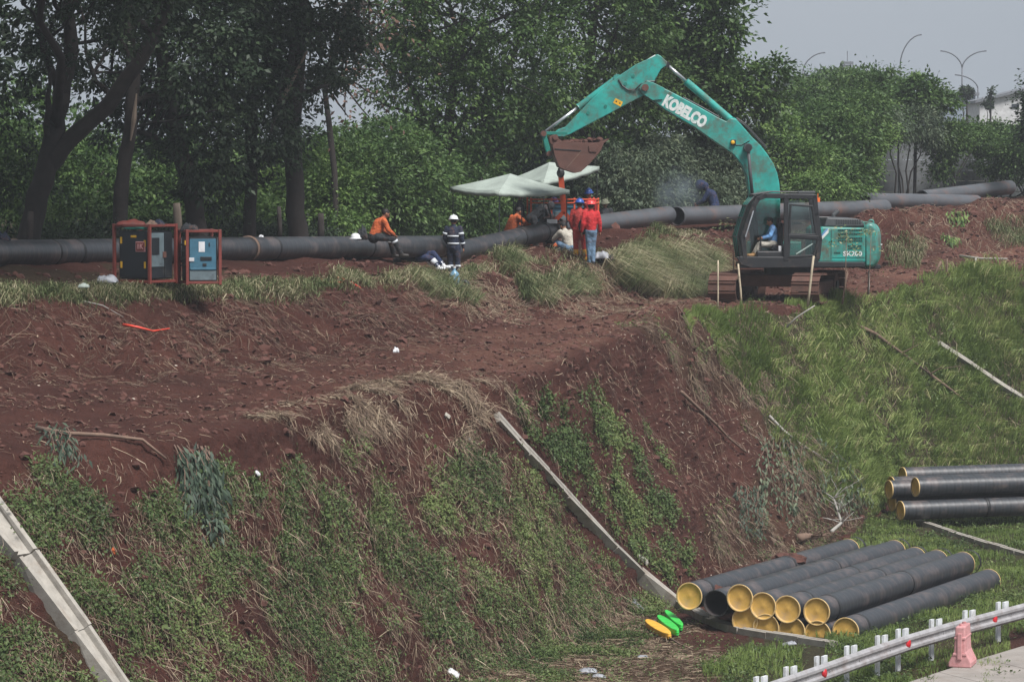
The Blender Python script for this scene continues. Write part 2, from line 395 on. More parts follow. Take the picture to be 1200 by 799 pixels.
JY = np.minimum(IY - 8, 88); JZ = -.12 * np.clip((PXS - 980) / 60, 0, 1)
KY = 6 * one; KZ = 0 * one
LINES = [(AY, AZ), (BY, BZ), (CY, CZ), (DY, DZ), (EY, EZ), (FY, FZ), (GY, GZ), (HY, HZ), (IY, IZ), (JY, JZ), (KY, KZ)]
ROWS = [8, 36, 26, 50, 84, 56, 100, 100, 56, 24]
Yg = []; Zg = []; Tg = []
for k, n in enumerate(ROWS):
    (y0, z0), (y1, z1) = LINES[k], LINES[k + 1]
    for i in range(n):
        f = i / n
        if k == 0: yy = y0 * (y1 / y0) ** f; ff = (yy - y0) / (y1 - y0)
        else: ff = f; yy = y0 + (y1 - y0) * f
        Yg.append(yy); Zg.append(z0 + (z1 - z0) * ff); Tg.append(k + f)
Yg.append(KY); Zg.append(KZ); Tg.append(10.0)
Yg = np.array(Yg); Zg = np.array(Zg); Tg = np.array(Tg)
def smooth_cols(a, w):
    k = np.ones(w) / w; pad = w // 2
    return np.array([np.convolve(np.pad(r, pad, mode='edge'), k, 'valid') for r in a])
i0, i1 = np.searchsorted(PXS, -20), np.searchsorted(PXS, 1222)
Yg[:, i0:i1] = smooth_cols(Yg[:, i0:i1], 13); Zg[:, i0:i1] = smooth_cols(Zg[:, i0:i1], 13)
r0 = sum(ROWS[:2]); r1 = sum(ROWS[:9])
rs_, re_ = sum(ROWS[:6]), sum(ROWS[:9])
for A_ in (Yg, Zg):
    sm_ = smooth_cols(A_[rs_:re_, i0:i1], 45); wgt = np.clip((PXS[i0:i1] - 930) / 40, 0, 1) * np.clip((np.arange(re_ - rs_) / 40), .0, 1)[:, None]
    A_[rs_:re_, i0:i1] = A_[rs_:re_, i0:i1] * (1 - wgt) + sm_ * wgt
for rep in range(2):
    for A_ in (Yg, Zg):
        seg = A_[r0 - 6:r1 + 6].T.copy(); A_[r0 - 6:r1 + 6] = smooth_cols(seg, 9).T
Xg = (PXS[None, :] - 600) / F * Yg * (1 / math.cos(PITCH)) 
G3 = np.stack([Xg, Yg, Zg], -1)
def gnormals(G_):
    du = np.gradient(G_, axis=1); dv = np.gradient(G_, axis=0); n = norm(np.cross(du, dv)); n[n[..., 2] < 0] *= -1; return n
Ng = gnormals(G3)
T2 = np.repeat(Tg[:, None], len(PXS), 1); PX2 = np.repeat(PXS[None, :], len(Tg), 0)
near = (T2 > 1.6) & (T2 < 9.6)
def band(lo, hi, s=.15): return np.clip((T2 - lo) / s, 0, 1) * np.clip((hi - T2) / s, 0, 1)
amp_big = .05 + .22 * band(4.1, 5.0, .3) + .10 * band(6.1, 8.1, .3) + .28 * band(3.2, 5.1, .4) * np.clip((PX2 - 540) / 60, 0, 1)
amp_small = .035 + .05 * band(3.8, 5.1, .2) + .04 * band(6, 8, .2)
amp_fine = .012 + .035 * band(3.8, 5.2, .2) + .025 * band(6, 8.2, .2) + .012 * band(5, 6.2, .2)
sc = lambda s: G3 * np.array([s, s, s])
d = np.zeros(T2.shape)
d[near] = (amp_big * fbm(sc(.55), 2) + amp_small * fbm(sc(2.1) + 9, 3) + amp_fine * fbm(sc(8.5) + 5, 2, .6))[near]
# gullies running down the slopes, tyre ruts along the bench
gul = np.abs(vnoise(np.stack([G3[..., 0] * 1.7 + G3[..., 2] * .6, G3[..., 1] * .1, G3[..., 2] * .25], -1)))
d -= .16 * (1 - np.clip(gul * 4, 0, 1)) * band(4.1, 5.0, .2) + .10 * (1 - np.clip(gul * 4, 0, 1)) * band(6.2, 8, .2)
fr = T2 - 5
for c0, w0 in ((.36, .05), (.62, .05), (.78, .03)):
    wob = .05 * vnoise(np.stack([G3[..., 0] * .35, G3[..., 1] * 0 + c0 * 50, G3[..., 0] * 0], -1))
    d -= .07 * np.exp(-((fr - c0 - wob) / w0) ** 2) * ((T2 > 5) & (T2 < 6))
d *= ~((T2 < 1.6) | (T2 > 9.6))
G3 = G3 + Ng * d[..., None]
# lumpy spoil beside the trench, at the foot of the pipeline (centre), and behind the machine
def heap(px, py, Y, r, h, el=1.0):
    c = P(px, py, Y); dd = ((G3[..., 0] - c.x) / (r * el)) ** 2 + ((G3[..., 1] - c.y) / r) ** 2
    G3[..., 2] += h * np.exp(-dd * 1.4) * (1 + .35 * vnoise(G3 * 2.3 + 3))
for h_ in [(578,312,98.5,1.1,.35,1.4),(628,312,100,.9,.18,1.5),(655,318,99,1.0,.15,1.4),(600,345,96,1.4,.4,1.8),(770,300,107.5,1.6,.45,1.5),(815,292,110,1.5,.3,1.5),(720,292,108,1.0,.12,1.6),
           (1060,270,121.5,1.8,.4,1.8),(1130,262,126,1.8,.4,1.8),(1180,248,132,2,.45,1.8),(1010,275,119,1.6,.35,1.6),(450,322,90,1.1,.3,1.8),(790,382,93,1.2,.35,1.6),(380,325,86,1,.22,2)]:
    heap(*h_)
# normals and projected positions of the heaped ground
Ng = gnormals(G3)
PXg, PYg = proj(G3[..., 0], G3[..., 1], G3[..., 2])
pad_ = inpoly(PXg, PYg, [(800, 715), (960, 635), (1180, 668), (1200, 700), (1010, 775), (860, 760)]) & (T2 > 7.7)
G3[..., 2] = np.where(pad_, np.minimum(G3[..., 2], -.03), G3[..., 2])
jit = fbm(G3 * .8 + 31, 3); jx = PXg + jit * 22; jy = PYg + fbm(G3 * .8 + 77, 3) * 16
POLY = dict(
 weedL=[(-190,600),(60,560),(130,590),(230,545),(300,560),(380,530),(470,490),(560,515),(610,540),(690,640),(770,720),(740,770),(600,830),(-190,1200)],
 weedM=[(600,480),(690,455),(740,500),(770,560),(800,640),(790,690),(740,660),(690,590),(640,530)],
 grassR=[(800,362),(990,352),(1030,342),(1130,318),(1460,280),(1460,560),(1040,585),(1000,600),(950,560),(890,480),(835,425)],
 grassG=[(1000,602),(1460,530),(1460,700),(1195,752),(1045,803),(940,860),(850,860),(835,790),(865,750),(1000,700),(1100,650),(1000,640)],
 deadM=[(540,300),(640,300),(700,320),(840,300),(850,345),(700,368),(560,372),(480,345),(520,325)],
 deadC=[(280,490),(420,445),(520,425),(600,455),(625,490),(560,520),(470,500),(390,525)],
 deadR=[(730,372),(840,375),(900,430),(930,480),(1010,590),(980,640),(900,640),(840,660),(820,600),(870,590),(900,540),(840,470),(760,405)],
 footD=[(520,745),(690,690),(760,730),(860,760),(830,799),(740,830),(500,830)],
 topV=[(-190,318),(250,315),(330,330),(330,352),(-190,360)],
 backG=[(930,240),(1030,200),(1460,150),(1460,215),(1190,215),(1090,228),(1000,240)],
)
def region(k, soft=True): return inpoly(jx if soft else PXg, jy if soft else PYg, POLY[k]).astype(float)
RG = {k: region(k) for k in POLY}
DRAINS = [([(-30, 578), (0, 622), (40, 680), (80, 735), (127, 800), (150, 835)], 26), ([(580, 490), (615, 530), (655, 572), (700, 622), (745, 668), (798, 710)], 13), ([(800, 711), (830, 726), (860, 737), (900, 743), (940, 748), (978, 754)], 9), ([(1098, 404), (1130, 425), (1165, 448), (1230, 490)], 6), ([(1070, 612), (1110, 625), (1150, 638), (1230, 660)], 6)]
clear = np.ones(T2.shape)
for pl, hw in DRAINS:
    for (x1, y1), (x2, y2) in zip(pl[:-1], pl[1:]):
        L2 = (x2 - x1) ** 2 + (y2 - y1) ** 2; t_ = np.clip(((PXg - x1) * (x2 - x1) + (PYg - y1) * (y2 - y1)) / L2, 0, 1)
        dd = np.hypot(PXg - x1 - t_ * (x2 - x1), PYg - y1 - t_ * (y2 - y1)); clear[dd < hw * .8] = 0
patch = np.clip(.5 + 1.4 * fbm(G3 * .55 + 50, 3), 0, 1); patch2 = np.clip(.5 + 1.6 * fbm(G3 * 1.6 + 90, 3), 0, 1)
dry = np.clip(band(5.0, 6.05, .15) * (.35 + .6 * patch) * np.clip((PXg - 100) / 700, .03, 1) + .8 * RG['deadM'] * patch2 + .35 * RG['footD'] + .35 * (PXg > 980) * band(2.4, 6, .2) * patch, 0, 1)  # dry soil; its leftward fade puts the left side's shade into the colour
veg = np.clip(RG['weedL'] * .5 * patch2 + RG['weedM'] * .5 * patch2 + RG['grassR'] * .95 + RG['grassG'] + RG['backG'] + RG['topV'] * .6 + RG['footD'] * .5 + RG['deadR'] * .3, 0, 1)
veg[T2 < 2.2] = 1
veg = np.maximum(veg, ((T2 > 8.25) & (PX2 < 500)) * .8)
nr, nc = T2.shape
idx = np.arange(nr * nc).reshape(nr, nc)
quads = np.stack([idx[:-1, :-1], idx[1:, :-1], idx[1:, 1:], idx[:-1, 1:]], -1).reshape(-1, 4)
me = npmesh('ground', G3.reshape(-1, 3), quads, 4)
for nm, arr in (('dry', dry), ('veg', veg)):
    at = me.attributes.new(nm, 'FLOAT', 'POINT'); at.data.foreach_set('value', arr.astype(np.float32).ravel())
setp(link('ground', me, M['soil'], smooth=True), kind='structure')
sub = G3[::2, ::2]; nr2, nc2 = sub.shape[:2]; id2 = np.arange(nr2 * nc2).reshape(nr2, nc2)
BV = BVHTree.FromPolygons([Vector(v) for v in sub.reshape(-1, 3)], np.stack([id2[:-1, :-1], id2[1:, :-1], id2[1:, 1:], id2[:-1, 1:]], -1).reshape(-1, 4).tolist())
def hit(px, py):
    d = ray(px, py).normalized(); r = BV.ray_cast(Vector((0, 0, CAMZ)), d)
    if r[0] is None: return P(px, py, 75), Vector((0, 0, 1))
    n = r[1]; n = n if n.z > 0 else -n
    return r[0], n
def drop(x, y, z0=30):
    r = BV.ray_cast(Vector((x, y, z0)), Vector((0, 0, -1))); return r[0].z if r[0] else 0
# cell weights for scattering
du = G3[1:, :-1] - G3[:-1, :-1]; dv = G3[:-1, 1:] - G3[:-1, :-1]
AREA = np.linalg.norm(np.cross(du, dv), axis=-1)
VIS = (PXg > -170) & (PXg < 1440) & (PYg < 860)
def scatter(n, w):
    ww = (w * VIS * clear)[:-1, :-1] * AREA; p = ww.ravel() / ww.sum()
    c = RNG.choice(len(p), n, p=p); i, j = c // (nc - 1), c % (nc - 1)
    a = RNG.random(n)[:, None]; b_ = RNG.random(n)[:, None]
    pos = G3[i, j] * (1 - a) * (1 - b_) + G3[i + 1, j] * a * (1 - b_) + G3[i, j + 1] * (1 - a) * b_ + G3[i + 1, j + 1] * a * b_
    return pos, Ng[i, j], T2[i, j]
UPV = np.array([0, 0, 1.])
def downslope(N):
    t_ = -UPV + N * (N @ UPV)[:, None]; return norm(t_)
def stuff(name, me, m, label, cat):
    return setp(link(name, me, m), label, cat, kind='stuff')
# ---- tall fresh grass on the right-hand banks
def grass(n, w, hmin, hmax, name, m, label, lean=.3, wd=.015, vb=0, down=.12):
    pos, N, _ = scatter(n, w)
    cl = np.clip(.5 + .9 * fbm(pos * .9, 3), 0, 1)
    H = (hmin + (hmax - hmin) * cl) * (.6 + .7 * RNG.random(n))
    ang = RNG.random(n) * 2 * PI; Ln = np.stack([np.cos(ang), np.sin(ang), 0 * ang], 1) * (RNG.random(n) * lean)[:, None] + downslope(N) * down
    U = norm(UPV * .8 + N * .35)
    v = np.clip(.25 + .45 * (.5 + .6 * fbm(pos * .6 + 7, 2)) + .3 * (RNG.random(n) - .3) + vb, 0, 1)
    stuff(name, blade_mesh(name, pos - N * .03, U, Ln, H, wd * (.7 + .7 * RNG.random(n)), v), m, label, 'grass')
def tuft(n_t, per, w, h, name, m, label, spread=.12, wd=.018, down=.35, lean=.9, vb=0):
    pos, N, _ = scatter(n_t, w); pos = np.repeat(pos, per, 0); N = np.repeat(N, per, 0); n = len(pos)
    hh = np.repeat(.6 + .8 * RNG.random(n_t), per); vv = np.repeat(RNG.random(n_t), per)
    pos = pos + RNG.normal(size=(n, 3)) * spread * np.array([1, 1, .2])
    ang = RNG.random(n) * 2 * PI; Ln = np.stack([np.cos(ang), np.sin(ang), 0 * ang], 1) * (RNG.random(n) * lean)[:, None] + downslope(N) * down
    stuff(name, blade_mesh(name, pos - N * .04, norm(UPV * .8 + N * .4), Ln, h * hh * (.6 + .5 * RNG.random(n)), wd * (.7 + .6 * RNG.random(n)), np.clip(.55 * vv + .45 * RNG.random(n) + vb, 0, 1)), m, label, 'grass')
slope = band(6.0, 8.1, .1)
grass(175000, RG['grassR'] * (.15 + patch * patch2) * (T2 > 5.9), .16, .46, 'tall_grass', M['grass'], 'tall bright green grass covering the bank right of the excavator')
grass(105000, (RG['grassG'] * (1 + patch2) * (PXg > 760) * (T2 > 7.9) + .10 * RG['backG'] * (T2 < 4) * (T2 > 2.5)), .08, .24, 'short_grass', M['grass'], 'short green grass around the pipe stacks and the guard rail', wd=.013, vb=-.1)
tuft(900, 30, RG['grassR'] * (T2 > 5.9) * (PXg > 900) + 0, .6, 'grass_tufts', M['grass'], 'taller pale tufts standing out of the green bank grass', vb=.1)
# ---- low leafy weeds
def weeds(n_p, per, w, name, m, label, L=.062, hgt=.16, rad=.13):
    pos, N, _ = scatter(n_p, w); vv = np.repeat(RNG.random(n_p), per); ss = np.repeat(.6 + .7 * RNG.random(n_p), per)
    pos = np.repeat(pos, per, 0); N = np.repeat(N, per, 0); n = len(pos)
    off = RNG.normal(size=(n, 3)) * rad * ss[:, None]; off = off - N * np.sum(off * N, 1)[:, None]
    C = pos + off + N * (RNG.random(n) * hgt * ss)[:, None]
    D = norm(off + RNG.normal(size=(n, 3)) * .06 + N * .03); NN = norm(N + UPV * .6 + RNG.normal(size=(n, 3)) * .5)
    v = np.clip(.4 * vv + .3 * RNG.random(n) + .12 + .35 * fbm(pos * .5 + 40, 2), 0, 1)
    stuff(name, leaf_mesh(name, C, D, NN, L * (.6 + .8 * RNG.random(n)), L * .55 * (.6 + .8 * RNG.random(n)), v), m, label, 'weeds')
wl = RG['weedL'] * np.clip(patch2 * 1.5 - .42, 0, 1) * (T2 > 6.02)
weeds(11500, 10, wl, 'low_weeds', M['weed'], 'low leafy weeds creeping over the left side of the red slope')
grass(24000, wl, .06, .22, 'slope_grass', M['grass'], 'thin olive grass blades between the weeds of the left slope', lean=.6, wd=.010, vb=-.15)
weeds(160, 14, wl, 'broad_weeds', M['weed'], 'larger leafed weed clumps dotted over the left slope', L=.10, hgt=.25, rad=.18)
weeds(1700, 11, RG['weedM'] * np.clip(patch2 * 1.3 - .2, 0, 1) * (T2 > 6), 'low_weeds', M['weed'], 'brighter green weed patch on the slope to the right of the long concrete drain', L=.085)
weeds(3800, 12, (RG['grassR'] * .15 + RG['grassG'] * (T2 > 8) + RG['deadR'] * .5 + ((PXg > 1000) & (PYg > 380) & (PYg < 480)) * RG['grassR']) * patch2, 'low_weeds', M['weed'], 'dark broad-leaved weeds among the grass of the right bank', L=.08)
weeds(500, 10, ((T2 > 8.1) & (PXg < 900) & (PYg > 720)) * patch2, 'low_weeds', M['weed'], 'sparse weeds on the flat ground at the foot of the slope')
# ---- straw lying down the faces
def straw(n, w, name, label, m=None, l0=.2, l1=.8, wd=.010, side=.5, lift=.06, v0=0, v1=1):
    pos, N, _ = scatter(n, w); ds = downslope(N)
    D = norm(ds + RNG.normal(size=(n, 3)) * side); D = norm(D - N * (np.sum(D * N, 1) - .05)[:, None])
    H = (l0 + (l1 - l0) * RNG.random(n) ** 2.0); B = pos + N * (.01 + lift * RNG.random(n))[:, None]
    v = np.clip(v0 + (v1 - v0) * RNG.random(n) ** 1.6, 0, 1)
    bend = RNG.normal(size=(n, 3)) * .18 - UPV * .05
    stuff(name, blade_mesh(name, B, D, bend, H, wd * (.6 + .8 * RNG.random(n)), v, side=N + RNG.normal(size=(n, 3)) * .4), m or M['straw'], label, 'dry grass')
general = slope * (PXg < 1010) * (.35 + .65 * patch2) * (1 - .85 * RG['grassR'])
straw(30000, general * (.12 + .88 * RG['weedL']), 'dry_straw', 'thin dry straw scattered down the red embankment face', v0=.1, v1=.95, l1=.55, side=.7, wd=.009)
straw(13000, RG['deadC'] * (T2 > 5.8) * (.01 + patch2 ** 3 * patch), 'dry_straw', 'matted dead grass hanging over the edge of the dirt bench', l0=.12, l1=.55, side=1.3, v0=.05, v1=.95, wd=.012)
straw(15000, RG['deadM'] * (.15 + patch2), 'dry_straw', 'pulled-up dead grass lying on the spoil below the pipeline', l1=.9, v0=.1)
straw(9000, RG['deadR'] * (.03 + patch2 ** 2), 'dry_straw', 'brown dead stalks on the slope beside the green bank', l1=.8, v1=.75)
straw(8000, RG['footD'], 'dry_straw', 'dry cut grass at the foot of the slope by the drain', l1=.7, v0=.2)
straw(7500, band(4.05, 5.2, .1) * (PXg < 560) * (.2 + patch2), 'dry_straw', 'roots and stalks hanging on the dark cut bank below the generators', l1=.9, v1=.55)
straw(6500, band(5.1, 6.1, .1) * (.2 + patch2), 'dry_straw', 'short straw trodden into the dirt bench', l1=.4, side=1.5, v1=.8, lift=.02)
straw(6500, RG['grassR'] * (T2 > 5.9) * (1.1 - patch), 'dry_straw', 'dead stalks lying between the grass of the right bank', l1=.6, v0=.1)
straw(9000, band(3.3, 5.1, .1) * (PXg > 940) * (.1 + patch), 'dry_straw', 'dry grass hanging on the spoil bank behind the excavator', l1=.9)
# ---- half-dry grass over the crest of the upper bank
crest = np.exp(-((T2 - 4.02) / .10) ** 2)
def hang(n, w, name, label, h0, h1, m=None, dirv=None, wd=.018, vb=0):
    pos, N, _ = scatter(n, w); ang = RNG.random(n) * 2 * PI
    Ln = np.stack([np.cos(ang) * .5, -np.abs(np.sin(ang)) * .7, -.25 - .5 * RNG.random(n)], 1)
    if dirv is not None: Ln = np.array(dirv) + RNG.normal(size=(n, 3)) * .16
    stuff(name, blade_mesh(name, pos, norm(UPV * .7 + N * .3 + RNG.normal(size=(n, 3)) * .1), Ln, h0 + (h1 - h0) * RNG.random(n), wd * (.7 + .6 * RNG.random(n)), np.clip(.15 + .7 * RNG.random(n) * (.4 + np.clip(.5 + fbm(pos, 2), 0, 1)) + vb, 0, 1)), m or M['drygrass'], label, 'grass')
hang(9000, crest * (PXg < 430) * (.3 + patch2), 'crest_grass', 'ragged green grass along the lip of the cut bank in front of the generators', .2, .6)
hang(5000, crest * (PXg > 430) * (PXg < 960) * (.2 + patch2), 'crest_grass', 'drying grass on the lip of the spoil near the workers', .2, .55, vb=.15)
clump = (inpoly(PXg, PYg, [(700,315),(740,296),(800,294),(838,312),(832,345),(790,352),(745,345),(715,335)]) * 1.0)
hang(9000, clump, 'combed_grass', 'thick swathe of long grey green grass combed over the bank left of the excavator', .7, 1.35, dirv=(.6, -.25, -.6), wd=.018, vb=.2)
for poly, lab in (([(575,300),(600,298),(612,325),(585,325)], 'small combed grass tuft on the spoil left of the red workers'), ([(640,318),(690,325),(700,350),(650,345)], 'long grass fallen on the spoil below the red workers'), ([(470,322),(540,335),(560,360),(500,350)], 'green grass bent over the bank below the water bottle'), ([(600,330),(640,335),(650,362),(610,355)], 'green grass swathe lying over the bank edge in the middle')):
    hang(1300, inpoly(PXg, PYg, poly) * 1.0, 'combed_grass', lab, .5, .95, dirv=(.45, -.25, -.55), vb=.02)
hang(2500, inpoly(PXg, PYg, [(1035,290),(1060,275),(1085,290),(1075,318),(1035,312)]) * 1.0 + inpoly(PXg, PYg, [(1150,262),(1230,250),(1230,290),(1170,292)]), 'combed_grass', 'greying grass on the spoil bank right of the counterweight', .4, .8, dirv=(.1, -.35, -.5))
# ---- pale litter and soil clods
pos, N, _ = scatter(5200, slope * (PXg < 1000) * (.2 + 1.2 * ((jx - jy) > 120)) * (1 - RG['grassR']) + .5 * band(4.4, 6.05, .1) + .2 * band(3, 4.2, .1))
n = len(pos); D = RNG.normal(size=(n, 3)); D -= N * np.sum(D * N, 1)[:, None]
stuff('leaf_litter', leaf_mesh('leaf_litter', pos + N * .03, D, N + RNG.normal(size=(n, 3)) * .4, .05 + .09 * RNG.random(n) ** 2, .012 + .02 * RNG.random(n), RNG.random(n)), M['litter'], 'pale dry leaves and wood chips scattered over the red soil', 'litter')
ico = bmesh.new(); bmesh.ops.create_icosphere(ico, subdivisions=1, radius=1); iv = np.array([v.co[:] for v in ico.verts]); ifc = np.array([[v.index for v in f.verts] for f in ico.faces]); ico.free()
def clods(n, w, r0_, r1_, name, m, label):
    pos, N, _ = scatter(n, w); r = r0_ + (r1_ - r0_) * RNG.random(n) ** 3
    V = iv[None] * (1 + .35 * RNG.normal(size=(n, len(iv), 1))).clip(.45, 1.6) * r[:, None, None] * np.array([1.2, 1.1, .8]) + pos[:, None, :] + N[:, None, :] * r[:, None, None] * .25
    Fx = ifc[None] + (np.arange(n) * len(iv))[:, None, None]
    stuff(name, npmesh(name, V.reshape(-1, 3), Fx.reshape(-1, 3), 3), m, label, 'soil').data.shade_flat()
clods(500, band(3.2, 5.2, .1) * (.1 + patch) * (PXg > 200), .05, .13, 'soil_lumps', M['clod'], 'bigger lumps of red earth on the spoil banks')
clods(14000, band(3.2, 6.1, .1) * (.2 + patch2) + .35 * slope * (1 - RG['grassR']) + 1.5 * RG['deadM'], .018, .085, 'soil_clods', M['clod'], 'loose red clods on the banks and the dirt bench')
# ================================================================ TREES AND SHRUBS
def crown_arrays(ells, nclump, per, L, clump_r, rng, droop=.3):
    """ells: list of (centre Vector, (rx,ry,rz)); leaves in clumps through the volume"""
    vols = np.array([e[1][0] * e[1][1] * e[1][2] for e in ells]) ** .75; k = rng.choice(len(ells), nclump, p=vols / vols.sum())
    ce = np.array([e[0][:] for e in ells])[k]; re = np.array([e[1] for e in ells])[k]
    d = norm(rng.normal(size=(nclump, 3))); rad = (.35 + .65 * rng.random(nclump) ** .55)[:, None]
    cc = ce + d * re * rad
    cv = rng.random(nclump); cs = .45 + 1.15 * rng.random(nclump) ** 1.3
    idx_ = np.repeat(np.arange(nclump), per); n = len(idx_)
    loc = rng.normal(size=(n, 3)) * np.array([1, 1, .6]) * clump_r * .55 * cs[idx_][:, None]
    C = cc[idx_] + loc
    D = norm(norm(loc) * .9 + d[idx_] * .5 + rng.normal(size=(n, 3)) * .45 - np.array([0, 0, droop]))
    N = norm(rng.normal(size=(n, 3)) * .6 + np.array([0, 0, .9]))
    v = np.clip(.68 * cv[idx_] ** 1.2 + .36 * rng.random(n), 0, 1)
    return C, D, N, L * (.6 + .8 * rng.random(n)), v, cc
_tn = [100]
def limb(mb, a, b, r0, r1, wob=.25, seg=7, n=7, rnd=random):
    a, b = Vector(a), Vector(b); pts = []; L = (b - a).length
    for i in range(seg + 1):
        f = i / seg; p = a.lerp(b, f); w = math.sin(f * PI) * wob * L * .12
        pts.append(p + Vector((rnd.uniform(-1, 1), rnd.uniform(-1, 1), rnd.uniform(-.4, .4))) * w)
    mb.tube(pts, [r0 + (r1 - r0) * (i / seg) for i in range(seg + 1)], n); return pts
def crown_obj(root, ells, nclump, per, L, cr, m, seed, droop=.3, asp=.5, name='crown'):
    rng = np.random.default_rng(seed); C, D, N, LL, v, cc = crown_arrays(ells, nclump, per, L, cr, rng, droop)
    me = leaf_mesh(name, C - np.array(root.location[:]), D, N, LL, LL * asp, v); o = link(name, me, M[m]); o.parent = root; return cc
def tree(label, trunks, ells, m, nclump, per, L=.17, cr=.55, seed=0, name='tree', cat='tree', group=None, nbr=14, asp=.5, droop=.3, extra=None, bark='bark'):
    """trunks: list of (polyline [(px,py)], Y, radius0, radius1)"""
    base = P(trunks[0][0][0][0], trunks[0][0][0][1], trunks[0][1]); base.z = min(base.z, drop(base.x, base.y))
    root = thing(name, label, cat, base, group=group); rnd = random.Random(seed)
    mb = MB(); tops = []
    for i, (pl, Y, a, b_) in enumerate(trunks):
        pts = [P(px, py, Y + (0 if i == 0 else .0)) for px, py in pl]
        if i == 0: pts[0] = base - Vector((0, 0, .3))
        fine = []
        for q in range(len(pts) - 1):
            for f in (0, .25, .5, .75): fine.append(pts[q].lerp(pts[q + 1], f) + Vector((rnd.uniform(-1, 1), rnd.uniform(-1, 1), 0)) * a * .12)
        fine.append(pts[-1]); n = len(fine)
        rad = [(a + (b_ - a) * (k / (n - 1))) * (1 + .06 * rnd.uniform(-1, 1)) for k in range(n)]
        if i == 0: rad[0] *= 1.3
        mb.tube(fine, rad, 10); tops.append((fine, b_))
    mb.build('trunk', M[bark], root, origin=base, smooth=True)
    cc = crown_obj(root, ells, nclump, per, L, cr, m, seed + 1, droop, asp)
    br = MB(); sel = np.random.default_rng(seed + 5).choice(len(cc), min(nbr, len(cc)), replace=False)
    for k in sel:
        fine, b_ = tops[rnd.randrange(len(tops))]; s = fine[rnd.randrange(len(fine) // 2, len(fine))]
        limb(br, s, cc[k], b_ * .55 + .02, .015, n=5, rnd=rnd)
    br.build('branch', M[bark], root, origin=base, smooth=True)
    if extra: extra(root, base)
    return root
def E(px, py, Y, rx, rz, ry=None):       # ellipsoid given by its centre in the picture and its radii in metres
    return (P(px, py, Y), (rx, ry or rx * .9, rz))
GL = 'trees of the dark grove behind the pipeline'
tree('large forked dark tree at the far left, its thick right limb crossing the next trunk', [([(28, 285), (45, 230), (62, 165), (72, 110)], 88, .31, .22), ([(50, 205), (80, 165), (125, 125), (165, 70), (195, 10), (215, -60)], 88, .24, .14), ([(72, 110), (84, 60), (80, 10), (85, -60)], 88, .22, .12), ([(72, 115), (52, 60), (40, 20)], 88, .12, .05)],
     [E(60, -30, 87, 3.6, 2.2), E(10, 60, 88, 1.8, 2.0), E(150, -60, 85, 3.2, 2.0), E(120, 60, 90, 1.7, 1.0), E(40, -160, 84, 5, 2.5), E(20, 190, 90, 1.3, 1.4)], 'leaf_dark', 520, 40, L=.15, cr=.42, seed=1, group=GL)
tree('straight slim dark trunk crossed by its neighbour\'s limb, with a strip of torn pale bark', [([(138, 285), (142, 220), (152, 150), (158, 90), (150, 20), (148, -60)], 91, .2, .12), ([(140, 120), (112, 95), (100, 60)], 91, .09, .04)],
     [E(150, -40, 92, 2.6, 1.8), E(100, 60, 94, 1.6, 1.2), E(190, 60, 94, 1.4, 1.5), E(130, 120, 95, 1.2, .8)], 'leaf_dark', 220, 38, L=.15, cr=.42, seed=2, group=GL,
     extra=lambda r, b: MB().tube([P(160, 110, 90.6), P(157, 140, 90.65), P(153, 165, 90.7)], [.02, .07, .02], 6).build('torn_bark', M['bark_pale'], r, origin=b))
tree('leaning dark tree behind the gap between the generators', [([(236, 300), (228, 235), (208, 170), (196, 110), (186, 40), (180, -50)], 93, .28, .14), ([(214, 190), (180, 160), (150, 150)], 93, .1, .05)],
     [E(210, -30, 92, 2.5, 1.6), E(200, 90, 96, 2.0, 1.6), E(170, 150, 97, 1.6, .9), E(235, 170, 92, 1.2, 1.4), E(240, 60, 90, 1.6, 1.6)], 'leaf_dark', 330, 40, L=.15, cr=.42, seed=3, group=GL)
tree('thin straight dark trunk standing left of the twin stem tree', [([(292, 285), (294, 200), (296, 110), (298, 30), (297, -50)], 95, .18, .13)],
     [E(275, 160, 94, 1.9, 1.7), E(270, 10, 94, 2.2, 1.8), E(285, 90, 96, 1.5, 1.4), E(255, 220, 94, 1.1, .8)], 'leaf_dark', 340, 40, L=.15, cr=.42, seed=4, group=GL)
tree('thick twin stem dark tree behind the left string with a broken pale limb', [([(352, 290), (345, 230), (343, 150), (348, 70), (352, 0), (355, -60)], 96, .29, .17), ([(344, 170), (326, 110), (312, 40), (308, -40)], 96, .24, .12)],
     [E(340, -10, 95, 2.6, 1.9), E(385, 50, 95, 1.2, 1.1), E(310, 130, 94, 1.5, 1.5), E(380, 100, 97, .9, .8), E(330, 60, 98, 1.8, 1.4)], 'leaf_dark', 350, 40, L=.15, cr=.42, seed=5, group=GL,
     extra=lambda r, b: MB().tube([P(318, 155, 95), P(327, 125, 95), P(342, 95, 95), P(360, 60, 95)], [.04, .09, .06, .03], 6).build('broken_limb', M['bark_pale'], r, origin=b))
tree('bare twiggy tree with reddish dead leaves hanging over the sky gap', [([(395, 290), (392, 200), (380, 100), (400, 20), (430, -40)], 101, .10, .05)],
     [E(410, 90, 101, 1.2, 1.3), E(415, 20, 101, 1.6, .9)], 'leaf_brown', 60, 9, L=.15, cr=.9, seed=6, nbr=46)
